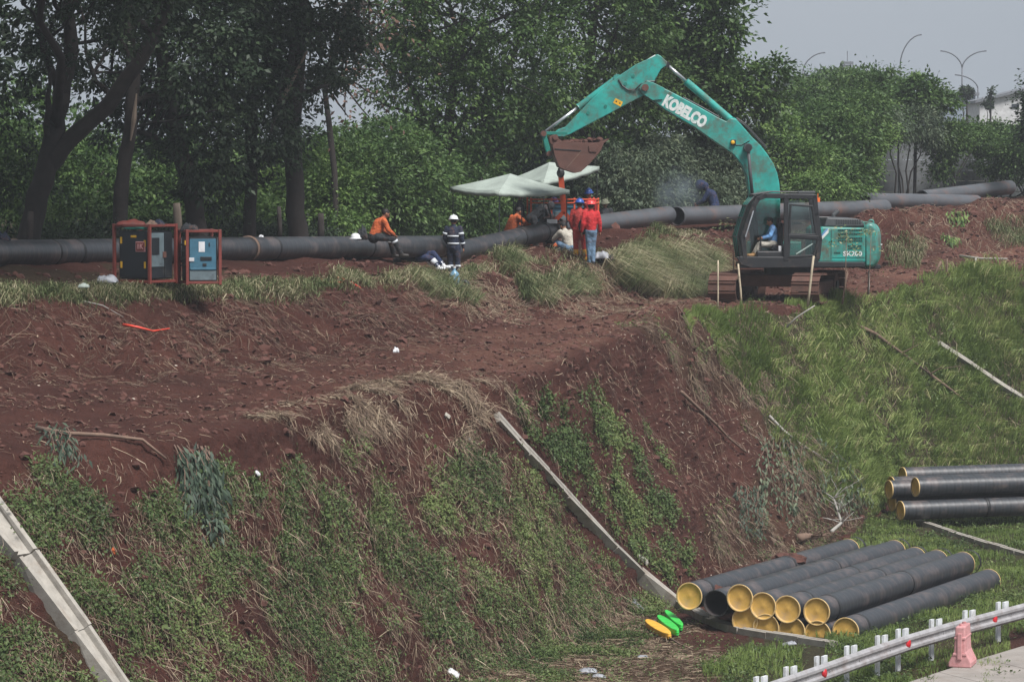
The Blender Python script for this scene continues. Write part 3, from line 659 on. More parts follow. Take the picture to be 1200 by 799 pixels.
tree('tall broad tree with an even mid green crown filling the middle of the skyline', [([(520, 300), (522, 200), (530, 110), (545, 20)], 112, .22, .12), ([(522, 180), (480, 100), (460, 30)], 112, .12, .05), ([(526, 160), (590, 90), (620, 20)], 112, .13, .05), ([(560, 280), (565, 180), (580, 80)], 113, .12, .06)],
     [E(540, 20, 112, 3.0, 2.6), E(470, 70, 111, 1.6, 2.6), E(600, 60, 113, 2.4, 2.6), E(530, 120, 112, 2.2, 2.0), E(470, 10, 110, 1.6, 1.8), E(620, 150, 114, 1.6, 1.3), E(560, 190, 113, 1.6, 1.0), E(540, -80, 112, 4, 2.5)], 'leaf_mid', 1250, 42, L=.145, cr=.46, seed=7, nbr=40)
tree('darker tree rising behind the raised excavator arm', [([(690, 290), (695, 200), (690, 100), (700, 0)], 118, .2, .1), ([(694, 180), (650, 90), (645, 20)], 118, .1, .05)],
     [E(700, 20, 118, 2.8, 2.4), E(660, 110, 117, 1.9, 1.6), E(740, 100, 119, 2.0, 1.7), E(710, -60, 118, 3.5, 2.2), E(700, 170, 119, 1.5, 1.0)], 'leaf_mid', 850, 42, L=.15, cr=.46, seed=8, nbr=30)
tree('rounded dark green tree whose lobed crown ends at the open sky above the boom', [([(838, 290), (836, 210), (825, 130), (815, 50)], 121, .22, .12), ([(834, 190), (870, 130), (885, 90)], 121, .1, .05)],
     [E(815, 20, 121, 1.9, 2.3), E(800, 90, 121, 2.0, 1.8), E(862, 110, 120, 1.4, 1.2), E(903, 88, 120, .75, .75), E(848, 40, 120, .75, .8), E(832, -30, 120, 1.5, 1.3), E(760, 40, 122, 1.6, 2), E(905, 122, 120, .7, .5), E(850, 165, 121, 1.3, .9)], 'leaf_mid', 950, 36, L=.17, cr=.42, seed=9, nbr=30, asp=.55)
# shrubs and bushes: (label, [(px,py,Y,rx,rz)], material, clumps, leaf length)
SH = [
 ('big rounded bush with lighter top leaves behind the seated worker', [(430,215,103,1.9,1.5),(475,195,104,1.3,1.1),(400,180,104,1.0,.9),(450,160,105,1.0,.6)], 'leaf_mid', 420, .17),
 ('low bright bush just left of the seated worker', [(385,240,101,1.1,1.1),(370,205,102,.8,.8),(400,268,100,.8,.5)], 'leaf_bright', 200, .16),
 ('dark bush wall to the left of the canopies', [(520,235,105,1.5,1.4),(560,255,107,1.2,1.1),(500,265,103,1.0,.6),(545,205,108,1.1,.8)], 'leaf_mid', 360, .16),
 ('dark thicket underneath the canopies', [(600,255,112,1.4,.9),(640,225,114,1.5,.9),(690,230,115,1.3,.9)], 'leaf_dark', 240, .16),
 ('bright green shrub in the gap left of the first generator', [(105,215,101,1.3,1.2),(85,260,98,1.1,.9),(120,175,104,.9,.7)], 'leaf_mid', 230, .17),
 ('dim shrub at the left edge behind the pipe', [(20,245,94,1.3,1.2),(50,275,92,1.0,.6),(-20,200,95,1.5,1.5),(15,150,99,1.2,1.0)], 'leaf_mid', 260, .17),
 ('green shrub showing between the two slim dark trunks', [(190,235,102,1.2,1.2),(170,270,99,.9,.6),(205,200,103,.9,.8)], 'leaf_mid', 200, .17),
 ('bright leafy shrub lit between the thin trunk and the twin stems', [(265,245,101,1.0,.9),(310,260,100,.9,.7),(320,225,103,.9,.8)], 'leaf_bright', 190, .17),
 ('low dark hedge directly behind the left pipe', [(60,290,89,1.5,.45),(130,285,90,1.4,.45),(200,285,93,1.4,.5),(280,280,96,1.4,.45),(350,282,98,1.3,.4)], 'leaf_dark', 330, .13),
 ('grey green willowy bush right of the rear canopy', [(730,205,117,1.7,1.1),(700,175,118,1.1,.8),(765,190,118,1.2,1.1),(745,235,116,1.4,.7)], 'leaf_grey', 380, .2),
 ('grey green bush behind the blue welder', [(810,205,119,1.4,1.2),(850,190,120,1.0,1.2),(835,235,118,1.3,.7),(790,240,118,1.0,.6)], 'leaf_grey', 330, .19),
 ('dark undergrowth behind the open pipe end', [(770,245,119,1.3,.6),(860,235,121,1.2,.8),(720,248,116,1.0,.4)], 'leaf_dark', 170, .15),
 ('yellowish green bush directly right of the boom', [(935,200,126,1.3,1.3),(910,160,128,1.0,.8),(960,225,124,1.2,.7)], 'leaf_bright', 330, .16),
 ('vine covered mound above the cab, in front of the hazy trees', [(940,150,131,1.4,1.0),(985,165,130,1.4,1.3),(975,205,127,1.2,1.0),(1000,130,134,1.3,.9)], 'leaf_mid', 420, .17),
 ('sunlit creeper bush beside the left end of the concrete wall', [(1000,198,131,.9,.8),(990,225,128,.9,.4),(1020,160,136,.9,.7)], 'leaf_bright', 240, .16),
 ('tall hazy bush forming the top of the thicket', [(985,110,150,2.0,1.0),(940,125,152,1.4,.8),(1025,112,150,1.7,1.1),(1000,140,146,2.4,1.0)], 'leaf_mid', 430, .19),
 ('olive bush with pale flowers over the middle of the wall', [(1060,145,146,1.5,.7),(1030,145,144,1.1,.7),(1085,162,146,.7,.4)], 'leaf_grey', 280, .17),
 ('loose creeper bush spilling down the wall', [(1112,162,147,.9,.8),(1105,190,147,.5,.9),(1138,162,149,.9,.5)], 'leaf_mid', 250, .16),
 ('green bush over the right part of the wall', [(1168,165,150,1.1,.7),(1162,192,149,.7,.6),(1196,180,148,.9,1.0)], 'leaf_mid', 280, .16),
 ('dark tree crown cut by the right edge of the picture', [(1222,118,142,.8,.9),(1222,150,142,.9,1.0),(1236,95,142,.8,.7)], 'leaf_dark', 260, .18),
 ('green bank bush at the right edge above the last pipe', [(1195,200,151,1.2,.7),(1240,190,150,1.5,.9)], 'leaf_bright', 150, .16),
]
for i, (lab, el, m_, nc_, L_) in enumerate(SH):
    el2 = [E(a, b_, Y + (4 if 480 < a < 720 else 1), rx * 1.1, rz * 1.1) for a, b_, Y, rx, rz in el]
    c0 = el2[0][0].copy(); c0.z = drop(c0.x, c0.y) if True else 0
    root = thing('bush', lab, 'bush', c0, group='bushes behind the pipeline')
    cc = crown_obj(root, el2, int(nc_ * 1.3), 42, L_ * .8, .42, m_, 300 + i, droop=.35 if m_ != 'leaf_grey' else .6, asp=.5 if m_ != 'leaf_grey' else .3)
    mb = MB(); rnd = random.Random(i)
    for k in range(5): limb(mb, c0 + Vector((rnd.uniform(-.5, .5), rnd.uniform(-.4, .4), -.2)), cc[rnd.randrange(len(cc))], .05, .012, n=5, seg=5, rnd=rnd)
    mb.build('stem', M['bark'], root, origin=c0, smooth=True)
tree('small open tree standing above the wall in the middle of the right thicket', [([(1072, 190), (1073, 150), (1078, 110)], 148, .08, .04)], [E(1078, 110, 148, 1.0, .9), E(1100, 120, 148, .9, .5), E(1060, 125, 148, .7, .5)], 'leaf_mid', 210, 26, L=.19, cr=.4, seed=41, nbr=22)
tree('tiny lollipop tree in front of the distant grey house', [([(1133, 130), (1133, 112)], 250, .12, .06)], [E(1133, 109, 250, .5, .45)], 'leaf_dark', 60, 20, L=.22, cr=.2, seed=42, nbr=6)
tree('small dark spiky tree in front of the white gabled house', [([(1161, 130), (1161, 108)], 240, .1, .05)], [E(1161, 112, 240, .22, .7), E(1158, 124, 240, .4, .2)], 'leaf_dark', 40, 20, L=.2, cr=.2, seed=43, nbr=5)
tree('blue hazy flat topped tree far behind the bushes at left', [([(915, 135), (912, 112)], 420, .25, .12)], [E(912, 112, 420, 2.6, 1.2), E(935, 106, 420, 2.2, 1.0), E(895, 122, 420, 1.5, .8)], 'leaf_dark', 170, 24, L=.6, cr=1.1, seed=44, nbr=10)
tree('hazy spreading tree far behind with a flat crown', [([(960, 130), (962, 100)], 330, .25, .12)], [E(985, 98, 330, 3.0, 1.1), E(1015, 100, 330, 2.2, 1.2), E(955, 100, 330, 1.6, .5)], 'leaf_mid', 260, 24, L=.5, cr=.9, seed=45, nbr=12)
# the wooded mass beyond, too far off to tell its trees apart
def mass(label, el, m_, n_, L_, seed):
    rng = np.random.default_rng(seed); C, D, N, LL, v, cc = crown_arrays([E(*e) for e in el], n_, 26, L_, .6, rng)
    stuff('far_wood', leaf_mesh('far_wood', C, D, N, LL, LL * .55, v), M[m_], label, 'wood')
mass('dense wood closing the view behind the dark grove', [(x, y, 122, 2.4, 1.5) for x, y in ((-60,230),(0,200),(60,235),(120,225),(180,215),(240,230),(300,215),(350,230),(400,200),(460,190),(30,140),(230,150))], 'leaf_mid', 900, .24, 71)
mass('dense dark wood low down behind the middle trees and canopies', [(x, y, 128, 2.6, 1.6) for x, y in ((480,235),(560,225),(640,200),(720,220),(800,215),(870,200),(650,150),(570,160),(760,150))], 'leaf_dark', 900, .26, 72)
mass('wooded strip on the horizon at the right', [(x, 165, 170, 3.0, .5) for x in range(900, 1650, 45)], 'leaf_mid', 850, .28, 73)
mass('unseen grove canopy added above and to the left of the view for shade', [(x, y, Y, 4, 2.2) for x, y, Y in ((-120,-120,80),(60,-170,78),(240,-160,82),(-260,-60,82),(-250,120,90),(-120,60,92),(380,-150,92),(-60,-260,72),(160,-260,72))], 'leaf_dark', 1500, .3, 74)  # out-of-view crowns added overhead to shade the left bank
# ---------------------------------------------------------------- torn-down branches and plants on the banks
def spray(label, cx, cy, w, h, n, m_, L, seed, name='fallen_branch', cat='branch', asp=.28, stems=4, ang=-1.2, zup=.14):
    rnd = random.Random(seed); c, nn = hit(cx, cy); root = thing(name, label, cat, c); mb = MB(); Cs = []; Ds = []
    for k in range(stems):
        pts = []
        x0 = cx + rnd.uniform(-.5, .5) * w; y0 = cy - h / 2
        for q in range(6):
            f = q / 5; p, n2 = hit(x0 + rnd.uniform(-.1, .1) * w + f * w * .15, y0 + f * h * rnd.uniform(.8, 1.05)); pts.append(p + n2 * (zup * math.sin(f * PI) + .04))
        mb.tube(pts, [.011 - .0015 * q for q in range(6)], 5)
        for q in range(n // stems):
            f = rnd.random(); i = min(int(f * 5), 4); p = pts[i].lerp(pts[i + 1], f * 5 - i)
            d = (pts[i + 1] - pts[i]).normalized() * .6 + Vector((rnd.uniform(-1, 1) * .7, rnd.uniform(-.6, .2), -.55 + rnd.uniform(-.3, .3)))
            Cs.append(p + d * L * .6 + Vector((rnd.gauss(0, .06), rnd.gauss(0, .05), rnd.gauss(0, .05)))); Ds.append(d)
    mb.build('stem', M['wood'], root, origin=c, smooth=True)
    C = np.array([v[:] for v in Cs]) - np.array(c[:]); D = np.array([v[:] for v in Ds]); k = len(C); rng = np.random.default_rng(seed)
    lo = link('leaf', leaf_mesh('leaf', C, D, np.array([0, -.7, .6]) + rng.normal(size=(k, 3)) * .5, L * (.6 + .7 * rng.random(k)), L * asp * (.7 + .6 * rng.random(k)), rng.random(k)), M[m_], root)
    lo['kind'] = 'stuff'; return root
spray('wilted branch with long grey green leaves hanging over the left slope', 222, 568, 60, 90, 620, 'leaf_wilt', .26, 5, stems=11, asp=.2)
spray('small leafy sprig trailing below the big wilted branch', 238, 620, 18, 34, 70, 'leaf_wilt', .2, 6, stems=3)
spray('wilted grey tuft on the slope edge at the left', 62, 525, 50, 45, 170, 'leaf_wilt', .2, 7, stems=5, asp=.18)
spray('dark heap of cut branches at the foot of the green bank', 925, 560, 110, 110, 700, 'leaf_grey', .17, 8, stems=12, asp=.35)
spray('withered shrub lying on the slope above the left end of the pipe stack', 880, 600, 60, 60, 420, 'leaf_wilt', .13, 9, stems=6, asp=.3)
spray('small bright green plant on the spoil below the far pipes', 1118, 258, 26, 18, 130, 'leaf_bright', .22, 10, name='young_plant', cat='plant', stems=6)
spray('lower of two small bright green plants on the spoil bank', 1111, 282, 18, 14, 90, 'leaf_bright', .2, 11, name='young_plant', cat='plant', stems=5)
spray('cut leafy twigs strewn left of the far pipe stack', 1000, 575, 60, 50, 260, 'leaf_grey', .16, 12, stems=7, asp=.35)
def stick(label, pts, r, m_, name='dead_branch', cat='branch', twigs=0, lift=.06, seed=0, Ys=None):
    c, _ = hit(*pts[0]); root = None; wp = []
    for (a, b_) in pts: p, n = hit(a, b_); wp.append(p + n * (lift + r))
    mb = MB(); mb.tube(wp, [r * (1 - .55 * k / (len(wp) - 1)) for k in range(len(wp))], 7); rnd = random.Random(seed)
    if not twigs:
        o = mb.build(name, M[m_], origin=wp[0], smooth=True); o.location = wp[0]; return setp(o, label, cat)
    root = thing(name, label, cat, wp[0]); stm = mb.build('stem', M[m_], root, origin=wp[0], smooth=True)
    for k in range(twigs):
        t2 = MB()
        i = rnd.randrange(1, len(wp)); p = wp[i]; q = p + Vector((rnd.uniform(-.7, .9), rnd.uniform(-.5, .1), rnd.uniform(.05, .6))) * .6
        limb(t2, p, q, r * .4, .006, n=5, seg=4, rnd=rnd)
        limb(t2, p.lerp(q, .6), q + Vector((rnd.uniform(-.4, .5), 0, rnd.uniform(-.1, .3))), r * .22, .005, n=5, seg=3, rnd=rnd)
        t2.build('twig', M[m_], root, origin=wp[0], smooth=True)
    return root
stick('pale straight pole lying down the edge of the green bank', [(898, 490), (915, 508), (935, 524), (955, 536), (969, 545)], .04, 'pale_wood', name='pole', cat='pole', lift=.08)
stick('crooked brown branch lying on the bare red slope', [(795, 462), (812, 478), (835, 498), (850, 515), (872, 532)], .05, 'wood', twigs=4, lift=.05, seed=2)
stick('bleached forked dry branch sticking up above the pipe stack', [(975, 640), (970, 618), (966, 602), (962, 590)], .05, 'pale_wood', twigs=12, lift=.35, seed=3)
stick('brown twig lying between the slope and the branch heap', [(925, 540), (945, 556), (962, 580)], .03, 'wood', twigs=3, seed=4)
stick('pale bent root on the lip of the left slope', [(45, 508), (75, 514), (120, 516), (165, 520), (190, 540)], .045, 'wood', lift=.05)
stick('short pale twig sticking out of the cut bank', [(92, 356), (120, 362), (142, 374)], .018, 'pale_wood')
stick('bright red plastic hose lying on the dark cut bank', [(147, 386), (160, 389), (175, 392), (198, 391)], .03, 'red_plastic', name='plastic_hose', cat='hose', lift=.08)
stick('orange red strip half buried at the bank lip below the seated worker', [(395, 328), (408, 333), (420, 340)], .03, 'red_plastic', name='plastic_strip', cat='strip', lift=.05)
stick('thin red cord trailing on the bank left of the seated worker', [(372, 330), (385, 334), (400, 334)], .02, 'red_plastic', name='cord', cat='cord')
stick('long pale stick across the dirt track behind the excavator', [(1125, 304), (1150, 307), (1180, 307)], .05, 'pale_wood', name='plank', cat='stick')
stick('dead stalk lying down the green bank below the stakes', [(988, 372), (1020, 395), (1050, 415), (1085, 440)], .07, 'wood', twigs=3, seed=5, lift=.1)
stick('long brown stalk lower on the green bank', [(1085, 440), (1110, 458), (1135, 480)], .05, 'wood', lift=.1)
# ================================================================ PIPES
def pipe(a, b, r, label, group=None, m='coat', caps=(None, None), bands=(), n=32, name='steel_pipe', rim=None, wall=.018, stripe=None):
    """a steel pipe from a (near end) to b: wall, bore, end caps and joint bands"""
    a, b = Vector(a), Vector(b); d = b - a; L = d.length; q = d.to_track_quat('Y', 'Z')
    root = thing(name, label, 'pipe', a, group=group); root.rotation_mode = 'QUATERNION'; root.rotation_quaternion = q
    rx = Matrix.Rotation(-PI / 2, 3, 'X')
    nseg = 14
    MB().lathe([(r - wall, 0)] + [(r, L * i / nseg) for i in range(nseg + 1)] + [(r - wall, L)], n=n, rot=rx).build('pipe_wall', M[m], root, smooth=False)
    for p in root.children[0].data.polygons: p.use_smooth = True
    root.children[0].data.set_sharp_from_angle(angle=R(40))
    MB().lathe([(r - wall, L), (r - wall, 0)], n=n, rot=rx).build('bore', M['inside'], root, smooth=True)
    for y in bands: MB().lathe([(r, y - .05), (r + .008, y - .045), (r + .008, y + .045), (r, y + .05)], n=n, rot=rx).build('joint_band', M['band'], root, smooth=True)
    for side, cap in enumerate(caps):
        if not cap: continue
        y = 0 if side == 0 else L; s = -1 if side == 0 else 1
        # a shallow moulded cap: rolled rim, dish, raised centre boss
        pr = [(r - .012, y + s * .006), (r - .02, y - s * .022), (r - .05, y - s * .03), (r * .5, y - s * .034), (.06, y - s * .034), (.04, y - s * .028), (.001, y - s * .028)]
        c_ = MB().lathe(pr, n=n, rot=rx).build('end_cap', M['yellow_cap'], root, smooth=True)
        MB().lathe([(r + .003, y - s * .02), (r + .008, y + s * .008), (r - .004, y + s * .014), (r - .022, y + s * .004)], n=n, rot=rx).build('rim', M['yellow_rim'], c_, smooth=True)
    if rim: MB().lathe([(r - .002, -.01), (r + .016, -.006), (r + .016, .06), (r, .065)], n=n, rot=rx).build('end_ring', M[rim], root, smooth=True)
    return root
RP = .29
# --- the front stack: every pipe runs the same way, 12 m long
near0 = P(957, 716.6, 75.4); far0 = P(1128.5, 660.5, 85.3); DIRP = (far0 - near0)
GP = 'capped black pipes stacked at the foot of the slope'
def gp(px, py, Y, label, **k):
    a = P(px, py, Y); return pipe(a, a + DIRP, RP, label, GP, caps=(True, True), **k)
bd = (.75, 6.2, 11.3)
gp(807.7, 698.3, 76.6, 'leftmost capped pipe of the front stack with red soil spilled on it', bands=bd)
a_ = P(839, 706.5, 76.3); pipe(a_, a_ + DIRP, RP - .005, 'uncapped pipe with a dark open mouth in the front stack', GP, bands=(.9, 6.5))
gp(867, 700.5, 76.0, 'capped upper pipe just right of the open pipe mouth', bands=(6.0, 11.2))
gp(894, 710, 75.8, 'second of the four side by side upper pipes from the left', bands=(5.9, 11.0))
gp(922.5, 713.7, 75.6, 'third of the four side by side upper pipes from the left', bands=(1.0, 6.1, 11.2))
gp(957, 716.6, 75.4, 'upper right pipe of the front stack, nearest to the guard rail', bands=(.7, 6.0, 11.3))
gp(873, 727, 76.0, 'lower row pipe under the pipe beside the open mouth', bands=())
gp(897.5, 735, 75.8, 'lower row pipe second from the left, half hidden by the drain', bands=())
gp(928, 739, 75.6, 'lower row pipe in the middle, cut off by the drain edge', bands=())
gp(958, 743, 75.4, 'lower row pipe under the upper right pipe', bands=())
gp(991, 739.5, 75.3, 'pipe lying on the grass at the right foot of the front stack', bands=(.75,))
# soil spilled over the leftmost pipe
for (px, py, Y, lab, r_) in ((924, 657, 82.6, 'lump of red soil lying across the leftmost pipe', .3), (835, 690, 77.4, 'small soil lump caught between the leftmost pipe and the open one', .16)):
    c = P(px, py, Y); o = MB().sphere((0, 0, 0), (r_ * 1.3, r_, r_ * .6), 12, 8, rough=.5, seed=3).build('soil_lump', M['clod']); o.location = c; setp(o, lab, 'soil lump')
# --- the far stack at the right edge
GB = 'yellow rimmed pipes stacked at the right edge'
ddir = Vector((math.cos(R(20)), math.sin(R(20)), 0)) * 12; BKY = -11.8
for (px, py, Y, lab) in ((1057.5, 558, 113.2, 'topmost rear pipe of the far stack'), (1044, 569, 112.2, 'rear pipe of the far stack showing only a sliver of its yellow rim'), (1041.5, 573.5, 110.9, 'leftmost pipe in the upper layer of the far stack'),
                         (1072.5, 570.5, 110.2, 'front pipe of the upper layer of the far stack, set back to the right'), (1045, 588, 111.2, 'lower rear pipe of the far stack'), (1055, 598, 109.8, 'lowest front pipe of the far stack, lying on the grass')):
    a = P(px, py, Y + BKY); o = pipe(a, a + ddir, .26, lab, GB, caps=(True, True), bands=(2.6,) if py > 597 else ())
# --- the pipeline itself: left string, middle string and the loose far pipes
GS = 'pipes strung along the trench'
lp = [P(-160, 299, 70), P(66, 296, 79.5), P(300, 291.5, 88.3), P(524, 288.5, 98)]
labs = ['pipe of the left string running out of the picture at the left', 'pipe of the left string behind the red framed generators', 'left string pipe with the man in orange sitting on it, ending in a yellow band']
for i in range(3):
    pipe(lp[i], lp[i + 1], RP, labs[i], GS, bands=(.8, (lp[i + 1] - lp[i]).length * .55, (lp[i + 1] - lp[i]).length - .35))
c_ = lp[3]; q = (lp[3] - lp[2]).to_track_quat('Y', 'Z')
o = MB().lathe([(RP + .001, -.15), (RP + .022, -.145), (RP + .022, 0), (RP - .02, .01)], n=32, rot=Matrix.Rotation(-PI / 2, 3, 'X')).build('end_ring', M['yband'], smooth=True)
pr_ = [x for x in bpy.data.objects if x.get('label') == labs[2]][0]; o.parent = pr_; o.location = (0, (lp[3] - lp[2]).length, 0)
m0, m1, m2_ = P(508, 301, 98.6), P(655, 268, 105.5), P(783, 252, 113)
pipe(m0, m1, RP - .01, 'inclined middle pipe being joined at the clamp, left of the workers in red', GS, bands=(.8, 5.2, (m1 - m0).length - 1.1))
pipe(m1 + (m2_ - m1) * .004, m2_, RP - .01, 'grey pipe running from the clamp past the workers in red to the smoke', GS, m='steel_pipe', bands=(1.6,))
pipe(P(793, 253.5, 113), P(1036, 243.5, 127), RP + .0, 'open ended grey pipe behind the excavator cab', GS, m='steel_pipe', rim='steel_pipe')
pipe(P(1012, 235, 128.5), P(1144, 237.5, 134.5), RP - .01, 'open ended loose grey pipe lying on the spoil right of the excavator', GS, m='steel_pipe', rim='steel_pipe')
pipe(P(1080, 232, 137.5), P(1183, 219.5, 147), RP - .0, 'farthest pipe, tilted up on the spoil at the right', GS, m='steel_pipe')
# rope loops round the left string
for (px, py, Y, lab) in ((14, 297, 77.3, 'rope loop slung round the pipe at the left edge'), (290, 291.5, 87.8, 'pale rope loop round the pipe right of the generators')):
    mb = MB()
    for k in range(3): mb.lathe([(RP + .005, k * .03), (RP + .03, k * .03 + .012), (RP + .005, k * .03 + .024)], n=24, rot=(lp[2] - lp[1]).to_track_quat('Z', 'Y').to_matrix())
    o = mb.build('rope_loop', M['wood'], smooth=True); o.location = P(px, py, Y); setp(o, lab, 'rope')
# ---------------------------------------------------------------- clamp round the joint, sling
cx = P(648, 269.5, 105.2); ax = (m1 - m0).normalized()
root = thing('pipe_clamp', 'dark line-up clamp bolted round the pipe joint left of the sling', 'clamp', cx)
rot = ax.to_track_quat('Z', 'Y').to_matrix()
for k, off in enumerate((-.28, -.08, .14)):
    MB().lathe([(RP + .02, off), (RP + .09, off), (RP + .09, off + .05), (RP + .02, off + .05)], n=14, rot=rot).build('clamp_ring', M['black'], root)
for k in range(10):
    a = 2 * PI * k / 10; u = rot @ Vector((math.cos(a) * (RP + .11), math.sin(a) * (RP + .11), 0))
    MB().bar(u + ax * -.36, u + ax * .3, .045).build('clamp_bar', M['rust'], root)
    MB().sphere(u + ax * .3, .05, 6, 4).build('nut', M['black'], root)
MB().bar(Vector((0, -.35, .15)), Vector((-.15, -.3, .75)), .05).build('lever', M['black'], root)
hk = P(657, 203, 104.6); tp = P(661, 248, 104.8)
sl = thing('lifting_sling', 'orange red lifting sling hanging from the bucket and gripping the pipe', 'sling', hk)
def st(a, b, w, nm='strap', m='sling', par=sl, o=hk): MB().bar(a, b, w, .05, up=(0, 1, 0)).build(nm, M[m], par, origin=o)
st(hk, tp, .16); lft = P(652, 257, 104.8); rgt = P(671, 262, 104.8)
st(tp, lft, .12); st(tp, rgt, .12)
st(lft, P(642, 262, 105.1), .10)
MB().box(P(647, 259.5, 104.7), (.3, .1, .12)).build('shackle', M['white'], sl, origin=hk)
MB().sphere(hk, (.12, .09, .14), 10, 6).build('hook_block', M['black'], sl, origin=hk)
# ================================================================ CONCRETE DRAINS (precast U channels laid on the ground)
def drain(label, pts, w, seg=1.0, depth=.14, wallw=.07, lift=.03, flat=False):
    def hit(px, py):
        p, n = globals()['hit'](px, py); return (Vector((p.x, p.y, max(p.z, .0))), Vector((0, 0, 1))) if flat else (p, n)
    wp = []
    fine = []
    for i in range(len(pts) - 1):
        for k in range(12): f = k / 12; fine.append((pts[i][0] + (pts[i + 1][0] - pts[i][0]) * f, pts[i][1] + (pts[i + 1][1] - pts[i][1]) * f))
    fine.append(pts[-1]); hp = []; hn = []
    for a in fine: p, n = hit(*a); hp.append(p); hn.append(n)
    # smooth
    for _ in range(25):
        hp = [hp[0]] + [(hp[i - 1] + hp[i] * 2 + hp[i + 1]) / 4 for i in range(1, len(hp) - 1)] + [hp[-1]]
        hn = [((hn[max(i - 1, 0)] + hn[i] + hn[min(i + 1, len(hn) - 1)])).normalized() for i in range(len(hn))]
    Ls = [0]
    for i in range(1, len(hp)): Ls.append(Ls[-1] + (hp[i] - hp[i - 1]).length)
    def at(s):
        for i in range(1, len(hp)):
            if Ls[i] >= s: f = (s - Ls[i - 1]) / max(Ls[i] - Ls[i - 1], 1e-6); return hp[i - 1].lerp(hp[i], f), hn[i - 1].lerp(hn[i], f).normalized()
        return hp[-1], hn[-1]
    root = thing('concrete_drain', label, 'drain', hp[0]); n = max(1, round(Ls[-1] / seg)); rnd = random.Random(5)
    for k in range(n):
        s0 = Ls[-1] * k / n; s1 = Ls[-1] * (k + 1) / n - .02
        p0, n0 = at(s0); p1, n1 = at(s1); j = Vector((rnd.uniform(-1, 1), rnd.uniform(-1, 1), rnd.uniform(-1, 1))) * .012; vs = []
        prof = [(-w / 2, -.2), (-w / 2, lift + .02), (-w / 2 + wallw, lift + .02), (-w / 2 + wallw + .02, lift + .02 - depth), (w / 2 - wallw - .02, lift + .02 - depth), (w / 2 - wallw, lift + .02), (w / 2, lift + .02), (w / 2, -.2)]
        for p, nn in ((p0, n0), (p1, n1)):
            d = (p1 - p0).normalized(); x = d.cross(nn).normalized(); nn = x.cross(d)
            for (u, z) in prof: vs.append(p + x * u + nn * z + j)
        m_ = len(prof); fs = [(i, (i + 1) % m_, (i + 1) % m_ + m_, i + m_) for i in range(m_)] + [(0, 1, 2, 3), (0, 3, 4, 7), (4, 5, 6, 7), (m_, m_ + 3, m_ + 2, m_ + 1), (m_, m_ + 7, m_ + 4, m_ + 3), (m_ + 4, m_ + 7, m_ + 6, m_ + 5)]
        MB().add(vs, fs).build('channel_segment', M['concrete'], root, origin=hp[0])
    return root
drain('wide concrete drain channel running down the slope at the lower left corner', [(-30, 578), (0, 622), (40, 680), (80, 735), (127, 800), (150, 835)], .46, depth=.09, wallw=.08, lift=.2, seg=1.6)
drain('long narrow concrete drain running down the middle of the slope to the pipe stack', [(580, 490), (615, 530), (655, 572), (700, 622), (745, 668), (798, 710)], .23, depth=.015, wallw=.08, lift=.09, seg=1.6)
drain('flat concrete drain edge along the foot of the front pipe stack', [(798, 711), (828, 729), (860, 741), (900, 748), (940, 753), (978, 758)], .26, depth=.02, wallw=.07, lift=.09, flat=True)
drain('thin concrete drain edge in the grass between the two pipe stacks', [(1070, 612), (1110, 625), (1150, 638), (1230, 660)], .2, depth=.03, lift=.1)
drain('thin concrete drain edge crossing the green bank at the right', [(1098, 404), (1130, 425), (1165, 448), (1230, 490)], .15, depth=.02, lift=.12)
# ================================================================ ROAD, GUARD RAIL, BARRIER
def ground_pt(px, py, z=0.0):
    d = ray(px, py); t_ = (z - CAMZ) / d.z; return Vector((0, 0, CAMZ)) + d * t_
rd = [ground_pt(1052, 803, .03), ground_pt(1100, 787, .03), ground_pt(1150, 771, .03), ground_pt(1200, 756, .03), ground_pt(1290, 729, .03)]
rnear = [Vector((p.x + 6.5, p.y - 14, .03)) for p in rd]
rd = [rd[0] + Vector((-1.6, -5.5, 0)), *rd]; rnear = [rnear[0] + Vector((-1.6, -5.5, 0)), *rnear]
road = thing('road', None, None, rd[0]); del_ = None
setp(road, kind='structure')
for i in range(len(rd) - 1):
    d = (rd[i + 1] - rd[i]).normalized() * .012; vs = [rd[i] + d, rd[i + 1] - d, rnear[i + 1] - d, rnear[i] + d]
    vs2 = [v - Vector((0, 0, .2)) for v in vs]
    MB().add([*vs, *vs2], [(3, 2, 1, 0), (4, 5, 6, 7), (0, 1, 5, 4), (1, 2, 6, 5), (2, 3, 7, 6), (3, 0, 4, 7)]).build('road_slab', M['road'], road, origin=rd[0])
